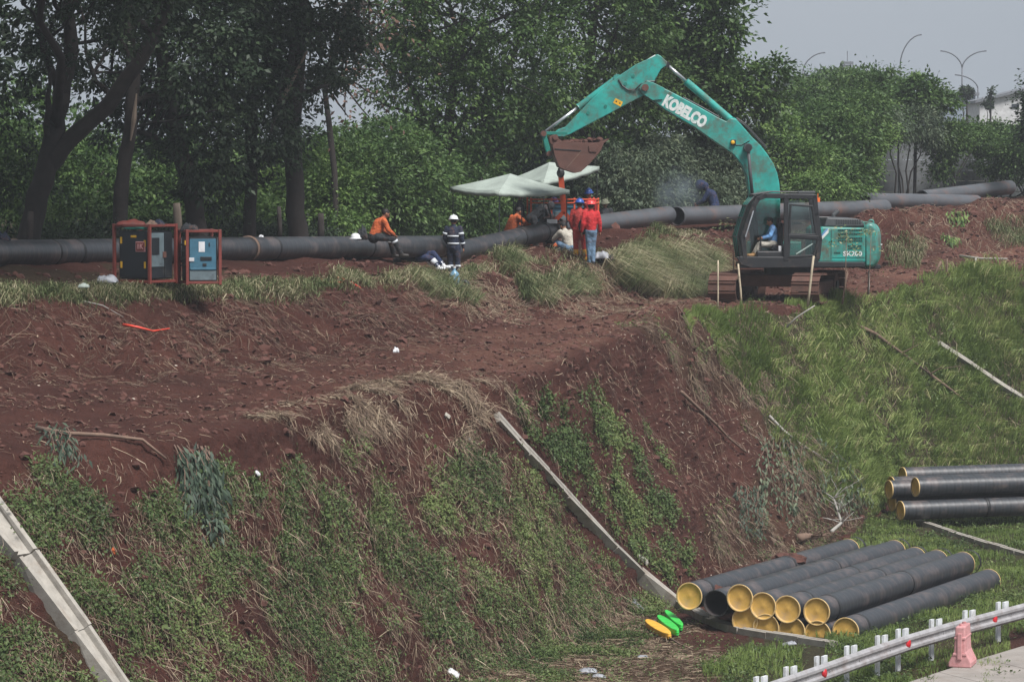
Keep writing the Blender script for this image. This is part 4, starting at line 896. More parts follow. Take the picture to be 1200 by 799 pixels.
# rail path
rp_ = [(860, 826, 62.6), (880, 818, 63.3), (930, 803, 65.1), (964, 791, 66.4), (1010, 774.5, 68.3), (1063, 756.5, 70.5), (1115, 741, 72.5), (1165, 727, 74.3), (1200, 717, 75.6), (1260, 701, 77.6)]
pts = [P(a, b_, Y) for a, b_, Y in rp_]
for p in pts: p.z = .50
gr = thing('guard_rail', 'curved galvanised guard rail with white posts and red reflectors along the road edge', 'guard rail', (pts[3].x, pts[3].y, 0)); go = Vector(gr.location)
fine = []
for i in range(len(pts) - 1):
    for k in range(4): fine.append(pts[i].lerp(pts[i + 1], k / 4))
fine.append(pts[-1])
prof = [(.00, .17), (.025, .155), (.06, .115), (.06, .065), (.02, .03), (.02, -.03), (.06, -.065), (.06, -.115), (.025, -.155), (.00, -.17)]
seglen = 8
for s0 in range(0, len(fine) - 1, seglen):
    fl = fine[s0:s0 + seglen + 1]; vs = []; fs = []; m_ = len(prof)
    for i, p in enumerate(fl):
        g_ = s0 + i; d = (fine[min(g_ + 1, len(fine) - 1)] - fine[max(g_ - 1, 0)]).normalized(); nn = Vector((d.y, -d.x, 0))
        for (u, z) in prof + [(a - .006, b_) for a, b_ in prof[::-1]]: vs.append(p + nn * (u + (.004 if (s0 // seglen) % 2 else 0)) + Vector((0, 0, z)))
    m_ = 2 * len(prof)
    for i in range(len(fl) - 1):
        for k in range(m_): fs.append((i * m_ + k, i * m_ + (k + 1) % m_, (i + 1) * m_ + (k + 1) % m_, (i + 1) * m_ + k))
    MB().add(vs, fs).build('rail_beam', M['galv'], gr, origin=go)
def railat(px):
    a = np.array(rp_); Y = np.interp(px, a[:, 0], a[:, 2]); return Vector(((px - 600) / F * Y, Y, .5))
for px in (900, 935, 971, 1006, 1042, 1066, 1105, 1144, 1183, 1222):
    p = railat(px); d = (railat(px + 20) - p).normalized(); nn = Vector((-d.y, d.x, 0)); rm = Matrix((d, nn, Vector((0, 0, 1)))).transposed()
    MB().box(p + nn * .20 + Vector((0, 0, -.16)), (.16, .05, .84), rm).build('post', M['post_white'], gr, origin=go)
    MB().box(p + nn * .13 + d * .21 + Vector((0, 0, .12)), (.22, .05, .26), rm).build('spacer_block', M['post_white'], gr, origin=go)
    MB().tube([p + nn * .08 - nn * .16, p + nn * .08 - nn * .11], .018, 6).build('bolt', M['galv'], gr, origin=go)
for px, py, Y in ((964, 791, 66.4), (1063, 756.5, 70.5), (1165, 727, 74.3)):
    p = railat(px); d = (railat(px + 20) - p).normalized(); nn = Vector((d.y, -d.x, 0))
    MB().lathe([(.001, .05), (.06, .047), (.09, .033), (.095, 0)], c=p + nn * .06, n=18, rot=nn.to_track_quat('Z', 'Y').to_matrix()).build('reflector', M['red_reflect'], gr, origin=go, smooth=True)
# plastic traffic barrier standing on the road edge
b0 = ground_pt(1128, 779, .03); ba = thing('traffic_barrier', 'faded pink plastic traffic barrier standing against the guard rail', 'barrier', b0, (0, 0, R(74))); ba.scale = (.9, .9, .94)
MB().prism([(-.25, 0), (-.25, .10), (-.13, .34), (-.10, .86), (.10, .86), (.13, .34), (.25, .10), (.25, 0)], -.42, .42, 'zx' if False else 'yz').build('barrier_body', M['pink'], ba, bevel=.025)
for z in (.28, .62): MB().box((0, 0, z), (.88, .30 if z < .4 else .25, .05)).build('moulded_rib', M['pink'], ba, bevel=.01)
for x in (-.2, .2): MB().tube([(x, 0, .85), (x, 0, .9)], .045, 12).build('filler_cap', M['pink'], ba)
for x in (-.43, .43): MB().box((x, 0, .45), (.06, .1, .55)).build('joint_tongue', M['pink'], ba, bevel=.01)
# ================================================================ CONCRETE PANEL WALL BEHIND THE BUSHES
w0, w1 = P(1000, 222, 150), P(1300, 208, 156); dw = (w1 - w0); dw.z = 0; LW = dw.length; dw.normalize(); nw = Vector((-dw.y, dw.x, 0)); zb = 8.3
wl_ = thing('panel_wall', 'old grey precast panel wall half covered by creepers behind the far pipes', 'wall', (w0.x, w0.y, zb)); wo = Vector(wl_.location)
npan = int(LW / 2.3); rm = Matrix((dw, nw, Vector((0, 0, 1)))).transposed(); rnd = random.Random(4)
for k in range(npan + 1):
    MB().box(Vector((w0.x, w0.y, zb)) + dw * (k * 2.3) + Vector((0, 0, 1.35)), (.18, .2, 2.9), rm).build('post', M['concrete_wall'], wl_, origin=wo)
    if k == npan: break
    for j in range(6):
        MB().box(Vector((w0.x, w0.y, zb)) + dw * (k * 2.3 + 1.15) + Vector((0, 0, .22 + j * .45)) + nw * rnd.uniform(-.02, .02), (2.12, .06, .435), rm).build('panel', M['concrete_wall'], wl_, origin=wo)
# ================================================================ FAR THINGS
def lamp(label, base, Y, top, arms, name='street_lamp'):
    b0 = P(base[0], base[1], Y); root = thing(name, label, 'street lamp', b0, group='street lamps on the far road'); r = .075 * Y / 380
    MB().tube([b0, P(top[0], top[1], Y)], [r * 1.5, r], 8).build('pole', M['lamp_steel'], root, origin=b0, smooth=True)
    for arm in arms:
        ap = [P(a, b_, Y) for a, b_ in arm]; am = MB().tube(ap, [r] * len(ap), 6).build('arm', M['lamp_steel'], root, origin=b0, smooth=True)
        MB().bar(ap[-2].lerp(ap[-1], .35), ap[-1], r * 3.2, r * 1.6).build('lamp_head', M['lamp_steel'], am, origin=b0)
def arc(x0, y0, x1, y1, s=1):
    return [(x0 + (x1 - x0) * (1 - math.cos(t_ * PI / 2)) ** .9, y0 + (y1 - y0) * math.sin(t_ * PI / 2)) for t_ in [k / 8 for k in range(9)]]
lamp('single arm street lamp farthest left against the sky', (941, 135), 380, (941, 84), [arc(941, 84, 967, 62)])
lamp('tall single arm street lamp in the middle of the open sky', (1055, 135), 360, (1055, 76), [arc(1055, 76, 1080, 41)])
lamp('double armed street lamp above the grey house', (1127.5, 135), 370, (1127.5, 78), [arc(1127.5, 80, 1102, 60), arc(1127.5, 80, 1156, 60)])
lamp('low single arm street lamp bending to the left in front of the white house', (1146, 135), 330, (1146, 102), [arc(1146, 104, 1119, 88)])
def house(label, x0, x1, ye, yr, yb, Y, wall_m, roofpts, depth=8, windows=()):
    a, b_ = P(x0, yb, Y), P(x1, yb, Y); ze = P(x0, ye, Y).z; zr = P(x0, yr, Y).z; o_ = Vector((a.x, Y, a.z)); root = thing('house', label, 'house', o_); Wd = b_.x - a.x; h = ze - a.z; hr = zr - a.z
    poly = [(0, -6), (Wd, -6), (Wd, h)] + ([(Wd * roofpts, hr)] if hr > h + .05 else []) + [(0, h)]
    MB().prism(poly, 0, depth).build('wall', M[wall_m], root)
    if hr > h + .05:
        rp = MB()
        for (p, q_) in (((-.4, h - .15), (Wd * roofpts, hr + .05)), ((Wd * roofpts, hr + .05), (Wd + .4, h - .15))):
            rp.add([(p[0], -.4, p[1]), (q_[0], -.4, q_[1]), (q_[0], depth + .4, q_[1]), (p[0], depth + .4, p[1]), (p[0], -.4, p[1] + .22), (q_[0], -.4, q_[1] + .22), (q_[0], depth + .4, q_[1] + .22), (p[0], depth + .4, p[1] + .22)], [(0, 3, 2, 1), (4, 5, 6, 7), (0, 1, 5, 4), (1, 2, 6, 5), (2, 3, 7, 6), (3, 0, 4, 7)])
        rp.build('roof', M['roof_grey'], root)
    else: MB().box((Wd / 2, depth / 2, h + .12), (Wd + .6, depth + .6, .24)).build('roof', M['roof_grey'], root)
    for (fx, fz, w_, h_) in windows: MB().box((Wd * fx, -.03, h * fz), (w_, .12, h_)).build('window', M['glass_dark'], root)
house('white gabled house far away at the right edge', 1148, 1232, 119, 104, 130, 300, 'house_white', .8, windows=((.15, .5, .6, .35), (.5, .5, .6, .35)))
house('distant grey house with a flat dark eave below the double lamp', 1104, 1143, 112, 112, 130, 310, 'house_grey', .5, windows=((.3, .5, .4, .4), (.7, .5, .4, .4)))
house('low white building glimpsed left of the thicket', 908, 938, 126, 116, 136, 300, 'house_white', .5, windows=((.4, .5, .4, .3),))
t0 = P(993, 120, 600); tw = thing('lattice_tower', 'tiny lattice tower with a mast far beyond the bushes', 'tower', t0)
for sx in (-1, 1): MB().bar(t0 + Vector((sx * .55, 0, 0)), P(993, 72, 600) + Vector((sx * .55, 0, 0)), .16).build('leg', M['lamp_steel'], tw, origin=t0)
MB().box(P(993, 74, 600), (1.9, 1.4, .4)).build('platform', M['lamp_steel'], tw, origin=t0)
MB().box(P(993, 78, 600), (1.3, 1.0, .5)).build('cabinet', M['roof_grey'], tw, origin=t0)
MB().bar(P(993, 72, 600), P(993, 60, 600), .14).build('mast', M['lamp_steel'], tw, origin=t0)
# ================================================================ STAKES, FENCE POSTS, WEED STALKS
def stake(x0, y0, x1, y1, Y, r, m_, label, name='bamboo_stake', cat='stake', group=None):
    a = P(x0, y0, Y); b_ = P(x1, y1, Y); o = MB().tube([a - Vector((0, 0, .1)), a.lerp(b_, .33) + Vector((.006, 0, 0)), a.lerp(b_, .66), b_], [r * 1.1, r, r, r * .85], 7).build(name, M[m_], origin=a, smooth=True)
    o.location = a; return setp(o, label, cat, group)
GS2 = 'stakes along the edge of the track'
for a in ((841, 364, 841.5, 305, 99.6, .024, 'bamboo', 'upright pale bamboo stake in front of the left track'),
          (869, 357, 865, 309, 100.2, .03, 'bamboo', 'bamboo stake leaning left just under the front of the cab'),
          (946.5, 355, 953.5, 300, 100.0, .035, 'bamboo', 'thick bamboo stake leaning right under the cab door'),
          (987, 352, 993, 319, 101, .028, 'wood', 'greyish stake leaning right below the counterweight'),
          (1017.5, 341, 1018.5, 317, 104, .03, 'pale_wood', 'short white stake below the rear of the counterweight'),
          (1088, 335, 1103, 306, 110.3, .04, 'wood', 'dark stick leaning over the track edge right of the excavator'),
          (1109.5, 326, 1110, 303, 111.2, .025, 'wood', 'thin grey stick on the track edge'),
          (1143, 322, 1143.5, 302, 112.5, .03, 'pale_wood', 'pale stick nearest the right edge of the track'),
          (922, 379, 955, 358, 97.5, .02, 'pale_wood', 'thin white stick lying aslant on the grass below the track')):
    stake(*a, group=GS2)
for a in ((209, 268, 207, 238, 87, .10, 'bark_pale', 'pale weathered wooden post behind the generators'), (376, 277, 376, 250, 93, .09, 'bark', 'dark fence post right of the twin stem tree'), (328, 275, 327, 242, 92, .06, 'bark', 'thin dark fence post left of the twin stem tree'), (34, 285, 36, 248, 82, .08, 'bark', 'dark fence post at the far left')):
    stake(*a, name='fence_post', cat='fence post', group='old fence posts behind the left string')
def stalk(label, x0, y0, x1, y1, Y, seed, blobs):
    a, b_ = P(x0, y0, Y), P(x1, y1, Y); root = thing('weed_stalk', label, 'plant', a); MB().tube([a, a.lerp(b_, .5) + Vector((.015, 0, 0)), b_], [.018, .014, .008], 6).build('stem', M['wood'], root, origin=a, smooth=True)
    rng = np.random.default_rng(seed); C = []
    for (px, py, s, k) in blobs:
        c = np.array(P(px, py, Y)[:]); C.append(c + rng.normal(size=(k, 3)) * s * np.array([1, .6, .45]))
    C = np.concatenate(C); k = len(C); o = link('leaf', leaf_mesh('leaf', C - np.array(a[:]), rng.normal(size=(k, 3)) * np.array([1, .4, .4]), np.array([0, -.6, .8]) + rng.normal(size=(k, 3)) * .3, .08 + .04 * rng.random(k), .035 + .015 * rng.random(k), .0 + .7 * rng.random(k)), M['drygrass'], root); o['kind'] = 'stuff'
stalk('tall thin weed with reddish flower heads in front of the engine louvres', 989, 350, 992, 272, 100.6, 2, [(990, 274, .22, 34), (976, 286, .16, 22), (993, 282, .14, 18), (1000, 290, .12, 10)])
stalk('tall thin weed with a yellowish head in front of the counterweight', 1017, 345, 1021, 272, 100.8, 3, [(1021, 273, .13, 26), (1012, 272, .12, 14), (1003, 296, .14, 12), (1026, 294, .12, 8)])
stalk('scraggly tall grass leaning against the cab guard', 860, 352, 858, 262, 103.5, 5, [(856, 262, .25, 40), (862, 275, .22, 26), (850, 285, .25, 24)])
# ================================================================ EXCAVATOR
def EX(px, py): return ((924 - px) / 40.4, (353 - py) / 40.8)
def EP(*l): return [EX(*p) for p in l]
eo = P(924, 353, 103); eo.z = 6.0
ex = thing('excavator', 'big teal crawler excavator with raised boom and black cab standing on the dirt track', 'excavator', eo, (0, 0, PI + R(3)))
XL = lambda px, y, py: Vector((EX(px, py)[0], y, EX(px, py)[1]))
# --- undercarriage
ta = R(70); tm = Matrix.Rotation(ta, 4, 'Z')
shoe_b = MB(); shoe_b.box((0, 0, 0), (.255, .80, .035)); shoe_b.box((-.09, 0, .025), (.03, .80, .04))
shoe_me = shoe_b.mesh('track_shoe'); shoe_me.materials.append(M['track_mud'])
TR_, TL_ = .40, 3.0
for sgn in (-1, 1):
    tr = MB().box((0, 0, .42), (2.7, .34, .36)).build('track', M['track_mud'], ex, bevel=.04); tr.matrix_local = Matrix.Translation((.30, 0, 0)) @ tm @ Matrix.Translation((0, sgn * 1.2, 0))
    per = 2 * TL_ + 2 * PI * TR_; n = 31
    for k in range(n):
        s = per * k / n
        if s < TL_: x, z, a = -TL_ / 2 + s, TR_ * 2 + .03, 0
        elif s < TL_ + PI * TR_: q = (s - TL_) / TR_; x, z, a = TL_ / 2 + math.sin(q) * TR_, TR_ + .03 + math.cos(q) * TR_, q
        elif s < 2 * TL_ + PI * TR_: x, z, a = TL_ / 2 - (s - TL_ - PI * TR_), .03, PI
        else: q = (s - 2 * TL_ - PI * TR_) / TR_; x, z, a = -TL_ / 2 - math.sin(q) * TR_, TR_ + .03 - math.cos(q) * TR_, PI + q
        if a == 0: z -= .03 * math.sin((x / TL_ + .5) * PI)
        o = bpy.data.objects.new('track_shoe', shoe_me); COL.objects.link(o); o.parent = tr
        o.matrix_local = Matrix.Translation((x, 0, z)) @ Matrix.Rotation(a, 4, 'Y')
    for x, nm in ((-TL_ / 2, 'sprocket'), (TL_ / 2, 'idler')):
        MB().tube([(x, -.2, TR_ + .03), (x, .2, TR_ + .03)], TR_ - .05, 20).build(nm, M['track_mud'], tr)
        MB().tube([(x, -.24, TR_ + .03), (x, .24, TR_ + .03)], .14, 12).build('hub', M['black'], tr)
    for k in range(8): MB().tube([(-1.2 + k * .34, -.16, .16), (-1.2 + k * .34, .16, .16)], .1, 10).build('roller', M['track_mud'], tr)
cf = MB().box((0, 0, .62), (1.7, 1.9, .34)).build('undercarriage_frame', M['track_mud'], ex, bevel=.05); cf.matrix_local = Matrix.Translation((.30, 0, 0)) @ tm
MB().tube([(0, 0, .72), (0, 0, 1.02)], .72, 28).build('slew_ring', M['black'], ex)
# --- revolving deck
MB().prism([(1.4, 1.38), (1.4, .3), (.9, .3), (.9, -1.35), (-1.9, -1.35), (-1.9, 1.38)], 1.0, 1.16, 'xy').build('deck', M['black'], ex, bevel=.02)
MB().prism(EP((863, 299), (957, 300), (957.5, 305), (1011, 305.5), (1011, 311), (880, 312), (868, 308)), 1.26, 1.42).build('side_skirt', M['black'], ex, bevel=.015)
MB().prism([(.9, -.5), (.9, -1.35), (-.6, -1.35), (-.6, -.5)], 1.16, 1.7, 'xy').build('tool_box', M['teal'], ex, bevel=.04)
# --- cab
def frame(pts, y, w, nm, m='black', par=None, closed=False, t=.09):
    mb = MB(); pp = [XL(a, y, b_) for a, b_ in pts]; pp = pp + [pp[0]] if closed else pp
    for i in range(len(pp) - 1):
        d = (pp[i + 1] - pp[i]).normalized() * (w * .35); mb.bar(pp[i] - d, pp[i + 1] + d, t, w, up=(0, 1, 0)) if False else mb.bar(pp[i] - d, pp[i + 1] + d, w, t, up=(0, 1, 0))
    return mb.build(nm, M[m], par or cab, bevel=.012)
cab = MB().prism(EP((868, 303), (958, 303), (958, 299), (869, 299)), .42, 1.40).build('cab', M['black'], ex, bevel=.01)
outer = [(873, 300), (870.5, 276), (878, 254), (883, 240), (888, 232), (896, 228.8), (953, 230), (955, 250), (959, 279), (957, 300)]
for y in (1.38, .46): frame(outer, y, .13, 'cab_frame')
for y in (1.39,):
    frame([(920, 229), (920, 302)], y, .13, 'door_pillar')
    frame([(925, 239), (950, 241), (955, 274), (924, 273)], y, .06, 'rear_window_frame', closed=True)
    frame([(924, 275), (956, 277)], y + .01, .10, 'door_rail')
    frame([(923, 299), (952, 298), (957, 279), (924, 277)], y, .06, 'lower_window_frame', closed=True)
MB().prism(EP((889, 229.5), (953, 230), (953, 226.5), (893, 226)), .40, 1.42).build('cab_roof', M['black'], cab, bevel=.03)
MB().prism(EP((925, 240), (950, 241), (955, 273), (925, 273)), 1.372, 1.378).build('rear_side_glass', M['glass'], cab)
MB().prism(EP((924, 277), (956, 278), (952, 298), (924, 299)), 1.372, 1.378).build('lower_side_glass', M['glass'], cab)
MB().prism(EP((883, 243), (892, 235), (918, 234), (918, 300), (877, 300), (874, 276)), .458, .464).build('right_side_glass', M['glass'], cab)
for k in range(1): MB().prism(EP((922, 234), (950, 235), (955, 300), (922, 300)), .458, .464).build('right_side_glass', M['glass'], cab)
fr_ = EP((870, 298), (867.5, 276), (875, 254), (880, 240), (886, 231))
mb = MB()
for i in range(len(fr_) - 1): mb.add([(fr_[i][0], .5, fr_[i][1]), (fr_[i][0], 1.34, fr_[i][1]), (fr_[i + 1][0], 1.34, fr_[i + 1][1]), (fr_[i + 1][0], .5, fr_[i + 1][1])], [(0, 1, 2, 3)])
mb.build('front_glass', M['glass'], cab)
gx = EP((867, 300), (863.5, 276), (870, 254), (875, 240), (884, 228))
for k in range(6):
    y = .42 + k * .195; mb = MB()
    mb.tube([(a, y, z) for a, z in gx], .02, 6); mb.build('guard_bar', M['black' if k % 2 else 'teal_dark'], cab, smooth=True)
for a, z in gx: MB().tube([(a + .02, .40, z), (a + .02, 1.42, z)], .022, 6).build('guard_rail_bar', M['black'], cab)
for k in range(5):
    MB().tube([(EX(884, 228)[0], .5 + k * .2, 3.08), (EX(905, 224)[0], .5 + k * .2, 3.16), (EX(945, 225)[0], .5 + k * .2, 3.14)], .02, 6).build('roof_guard_bar', M['black'], cab)
MB().box(XL(944, 1.2, 226) + Vector((0, 0, .03)), (.5, .3, .07)).build('roof_hatch', M['grey_plastic'], cab, bevel=.02)
MB().tube([XL(956.5, 1.3, 236), XL(956.5, 1.3, 231)], .075, 10).build('beacon', M['orange'], cab)
MB().tube([XL(957, 1.3, 231), XL(957, 1.3, 226)], .012, 5).build('aerial', M['orange'], cab)
MB().box(XL(915, .85, 289), (.5, .5, .18)).build('seat', M['dark_cloth'], cab, bevel=.05)
MB().box(XL(915.5, .85, 275), (.16, .48, .75)).build('seat_back', M['dark_cloth'], cab, bevel=.06)
MB().box(XL(914.5, .85, 259), (.12, .28, .22)).build('headrest', M['dark_cloth'], cab, bevel=.05)
MB().box(XL(905, 1.2, 297), (.9, .25, .22)).build('control_console', M['black'], cab, bevel=.04)
for y in (.6, 1.12): MB().tube([XL(893, y, 296), XL(892, y, 275)], .02, 6).build('lever', M['black'], cab)
MB().box(XL(898, 1.2, 297.5), (.26, .1, .06)).build('yellow_strap', M['yellow_plastic'], cab, bevel=.02)
MB().box(XL(913.5, 1.28, 290), (.09, .08, .16)).build('drink_bottle', M['white'], cab, bevel=.02)
MB().bar(XL(932, 1.36, 296), XL(951, 1.36, 284), .03).build('inner_brace', M['decal'], cab)
MB().bar(XL(873, 1.47, 276), XL(882, 1.47, 246), .035).build('grab_handle', M['chrome'], cab)
# --- engine housing and counterweight
side = EP((956, 306), (957, 268), (962, 264.5), (1012, 266), (1012, 306))
MB().prism(side, -1.30, 1.36).build('engine_housing', M['teal'], ex, bevel=.05)
MB().bar(XL(972.3, 1.362, 268), XL(972.3, 1.362, 303), .02, .01).build('panel_seam', M['black'], ex)
MB().bar(XL(974, 1.366, 299.5), XL(1011, 1.366, 299.5), .012, .035).build('panel_ledge', M['teal'], ex)
# louvre blocks of dark slots
def louvre(x0, x1, y0, y1, nx, ny):
    lo = None; w = (x1 - x0) / nx; h = (y1 - y0) / ny
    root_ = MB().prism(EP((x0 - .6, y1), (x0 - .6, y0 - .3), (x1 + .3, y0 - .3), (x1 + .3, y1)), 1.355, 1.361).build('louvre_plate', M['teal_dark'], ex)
    me_ = MB().prism(EP((0, 0), (w * .6, 0), (w * .6, h * .62), (0, h * .62)), 0, .008).mesh('slot'); me_.materials.append(M['black'])
    for i in range(nx):
        for j in range(ny):
            o = bpy.data.objects.new('slot', me_); COL.objects.link(o); o.parent = root_
            p = EX(x0 + i * w, y0 + j * h); q = EX(0, 0); o.location = (p[0] - q[0], 1.362, p[1] - q[1])
for (y0, ny) in ((267.5, 1), (272, 1), (277, 2)): louvre(980.5, 1008.5, y0, y0 + 2.9 * ny, 14, ny)
louvre(992, 1007.5, 286, 291.5, 9, 2); louvre(976, 983, 294, 296.3, 4, 1)
hood = EP((965, 265), (968.5, 253.8), (1003, 255.2), (1010, 257.5), (1014.5, 265))
MB().prism(hood, -1.0, 1.1).build('engine_hood', M['grey_plastic'], ex, bevel=.05)
for i in range(11):
    for j in range(2):
        x = 979 + i * 2.7; y = 256.5 + j * 3; MB().prism(EP((x, y), (x + 1.7, y + .1), (x + 1.7, y + 2.3), (x, y + 2.2)), 1.10, 1.106).build('hood_slot', M['black'], ex)
arcp = [( -2.15, 1.38)] + [(-2.0 - .85 * math.cos(t_) ** .6 if False else -2.86 + .75 * (abs(math.sin(t_)) ** 2.2), 1.38 * math.sin(t_)) for t_ in [R(78) - R(156) * k / 12 for k in range(13)]] + [(-2.15, -1.38)]
cwp = EP((1011.5, 263), (1018, 259.5), (1024, 259.8), (1029.5, 262.5), (1033, 267), (1035, 275), (1035.5, 290), (1034, 302), (1030, 309), (1025, 312), (1011.5, 312)); vs = []; fs = []; n_ = len(cwp); xf = cwp[0][0]; ns_ = 15
for k in range(ns_):
    y = -1.36 + 2.72 * k / (ns_ - 1); t_ = abs(y) / 1.36; q_ = 1 - .42 * t_ ** 3.2
    for (x, z) in cwp: vs.append((xf + (x - xf) * q_, y, 1.65 + (z - 1.65) * (1 - .06 * t_ ** 6)))
for k in range(ns_ - 1):
    for i in range(n_): fs.append((k * n_ + i, k * n_ + (i + 1) % n_, (k + 1) * n_ + (i + 1) % n_, (k + 1) * n_ + i))
fs += [tuple(range(n_)), tuple((ns_ - 1) * n_ + i for i in range(n_))]
cw = MB().add(vs, fs).build('counterweight', M['teal'], ex, smooth=True, bevel=.05); cw.data.set_sharp_from_angle(angle=R(35))
MB().prism([(-2.2, 1.2), (-2.7, .8), (-2.7, -.8), (-2.2, -1.2)], .95, 1.08, 'xy').build('counterweight_base', M['black'], ex, bevel=.03)
MB().lathe([(.07, -.02), (.1, 0), (.07, .02), (.04, 0), (.07, -.02)], c=XL(1021, .9, 260), n=14, rot=Matrix.Rotation(PI / 2, 3, 'X')).build('lifting_eye', M['teal'], ex, smooth=True)
MB().tube([XL(1015.5, 1.0, 263), XL(1015.5, 1.0, 259.5)], .09, 12).build('filler_cap', M['teal'], ex)
MB().tube([XL(985, -.4, 255), XL(985, -.4, 252), XL(991, -.4, 247)], .06, 10).build('exhaust', M['grey_plastic'], ex)
MB().bar(XL(1022, 1.2, 285.5), XL(1034, .9, 285.5), .012, .03).build('reflective_strip', M['decal'], ex)
for p_, m_ in ((((958, 280), (969, 266.5), (970, 267), (969, 271.5), (959, 282.5)), 'decal'), (((958.5, 277), (966, 267), (969, 267), (958.5, 279)), 'lblue')):
    MB().prism(EP(*p_), 1.362 if m_ == 'decal' else 1.366, 1.369 if m_ == 'decal' else 1.372).build('decal', M[m_], ex)
# tank and boxes ahead of the housing on the near side and behind cab
MB().box(XL(957, .9, 284), (.1, .9, .9)).build('cab_rear_panel', M['black'], ex, bevel=.02)
MB().tube([XL(955, 1.0, 254), XL(972, 1.0, 254)], .03, 6).build('handrail', M['black'], ex)
MB().tube([XL(1011, 1.3, 266), XL(1011, 1.3, 262), XL(1008, 1.3, 258)], .02, 6).build('handrail', M['teal'], ex)
# --- boom, arm, bucket
boom_pl = EP((749.5, 103.5), (752, 98.5), (757, 96.3), (763, 97.2), (785, 107.5), (813, 122.6), (840, 137.8), (850, 142.5), (855, 139), (861, 139.5), (868, 147), (879, 159.8), (890, 170.5), (898, 181), (905, 192), (909.5, 203), (912, 216), (913, 235), (913, 262), (911, 290), (903, 304), (893, 304), (886, 285), (881, 255), (877.5, 232), (875, 210), (868, 193), (859, 181.5), (840, 168.5), (813, 149.5), (780, 130), (760, 114.5), (752, 109))
boom = MB().prism(boom_pl, -.21, .21).build('boom', M['teal'], ex, bevel=.025)
for z0 in (boom_pl[4:10],): pass
arm_pl = EP((767, 66.5), (770, 64.3), (774, 66.5), (781.5, 73.5), (780, 78), (774, 82), (768, 93), (764, 101), (759, 108.5), (752, 113.5), (716.4, 132.5), (669.6, 157.3), (662, 160.5), (654, 160), (651.5, 155.5), (655, 152), (664, 148.8), (690, 121), (706, 105.5), (724.7, 90.3), (746.7, 75.6))
arm = MB().prism(arm_pl, -.17, .17).build('arm', M['teal'], ex, bevel=.02)
# fork plates of the boom tip around the arm
for s_ in (-1, 1): MB().prism(EP((748.5, 104), (752, 97.5), (758, 95.5), (766, 98), (778, 104), (776, 117), (764, 118), (753, 111)), s_ * .215, s_ * .26).build('boom_fork', M['teal'], boom, bevel=.01)
MB().tube([XL(755.5, -.32, 103.3), XL(755.5, .32, 103.3)], .10, 16).build('pin', M['rust'], boom)
def cyl(a, b_, f, y, rb, rr_, nm, par, rod='chrome', brl='teal'):
    A_, B_ = XL(a[0], y, a[1]), XL(b_[0], y, b_[1]); mid = A_.lerp(B_, f)
    c = MB().tube([A_, mid, mid.lerp(B_, .02)], [rb, rb, rb * 1.12], 14).build(nm, M[brl], par, smooth=False)
    MB().tube([mid, B_], rr_, 12).build('rod', M[rod], c, smooth=True); MB().tube([B_ - Vector((0, .1, 0)), B_ + Vector((0, .1, 0))], rr_ * 1.9, 12).build('rod_eye', M['black'], c)
    MB().tube([A_ - Vector((0, .12, 0)), A_ + Vector((0, .12, 0))], rb * 1.15, 12).build('eye', M[brl], c)
cyl((858, 142.5), (781, 76), .70, 0, .105, .05, 'arm_cylinder', ex)
cyl((724, 92), (639, 156), .52, 0, .095, .045, 'bucket_cylinder', ex)
for y in (.36, -.36): cyl((886, 300), (874.5, 173), .55, y, .085, .05, 'boom_cylinder', ex, rod='grey_plastic', brl='black')
MB().tube([XL(874.5, -.45, 173), XL(874.5, .45, 173)], .12, 14).build('pin', M['grey_plastic'], boom)
# hydraulic lines
for off in (0, 1.8): MB().tube([XL(862, .1, 140 - off), XL(872, .1, 147 - off), XL(884, .1, 160 - off), XL(897, .1, 174 - off)], .022, 6).build('hydraulic_hose', M['black'], boom)
MB().tube([XL(767, .2, 96), XL(757, .24, 96), XL(750, .24, 100), XL(744, .22, 106), XL(736, .2, 106), XL(729, .19, 101), XL(725, .19, 94)], .022, 6).build('hydraulic_hose', M['black'], arm)
MB().tube([XL(690, .1, 124), XL(700, .1, 114), XL(722, .1, 95), XL(744, .1, 79.5), XL(768, .1, 65.5)], .02, 6).build('arm_pipe', M['decal'], arm)
MB().tube([XL(800, .1, 114.5), XL(820, .1, 125), XL(842, .1, 137.5)], .025, 6).build('boom_pipe', M['black'], boom)
lt = MB().box(XL(858, .25, 167), (.14, .1, .16)).build('work_light', M['black'], boom, bevel=.02)
MB().sphere(XL(857, .31, 167), (.06, .03, .06), 10, 6).build('lamp_glass', M['yellow_decal'], lt)
MB().tube([XL(861, .22, 170), XL(868, .22, 170), XL(877, .22, 165)], .012, 5).build('cable', M['black'], boom)
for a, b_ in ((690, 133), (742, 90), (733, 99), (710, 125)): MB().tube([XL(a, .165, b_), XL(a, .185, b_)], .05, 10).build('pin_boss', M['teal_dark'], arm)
bk = EP((647.8, 171), (650, 167.5), (658.2, 165.8), (672, 166.6), (686.3, 167.6), (698, 167.2), (708, 165.5), (704, 175.5), (701.4, 179.4), (690, 192.6), (680.7, 201), (674, 202.6), (661, 198.6), (655.4, 195.5), (650.5, 183))
bw = .55
bucket = MB().prism(bk, bw - .04, bw).build('bucket', M['rust'], ex, bevel=.008)
MB().prism(bk, -bw, -bw + .04).build('side_plate', M['rust'], bucket, bevel=.008)
mb = MB(); bl = bk[6:] + bk[:3]
for i in range(len(bl) - 1):
    (a, z), (c, z2) = bl[i], bl[i + 1]
    mb.add([(a, -bw + .03, z), (a, bw - .03, z), (c, bw - .03, z2), (c, -bw + .03, z2)], [(0, 1, 2, 3)])
o = mb.build('shell', M['rust'], bucket); so_ = o.modifiers.new('thick', 'SOLIDIFY'); so_.thickness = .035
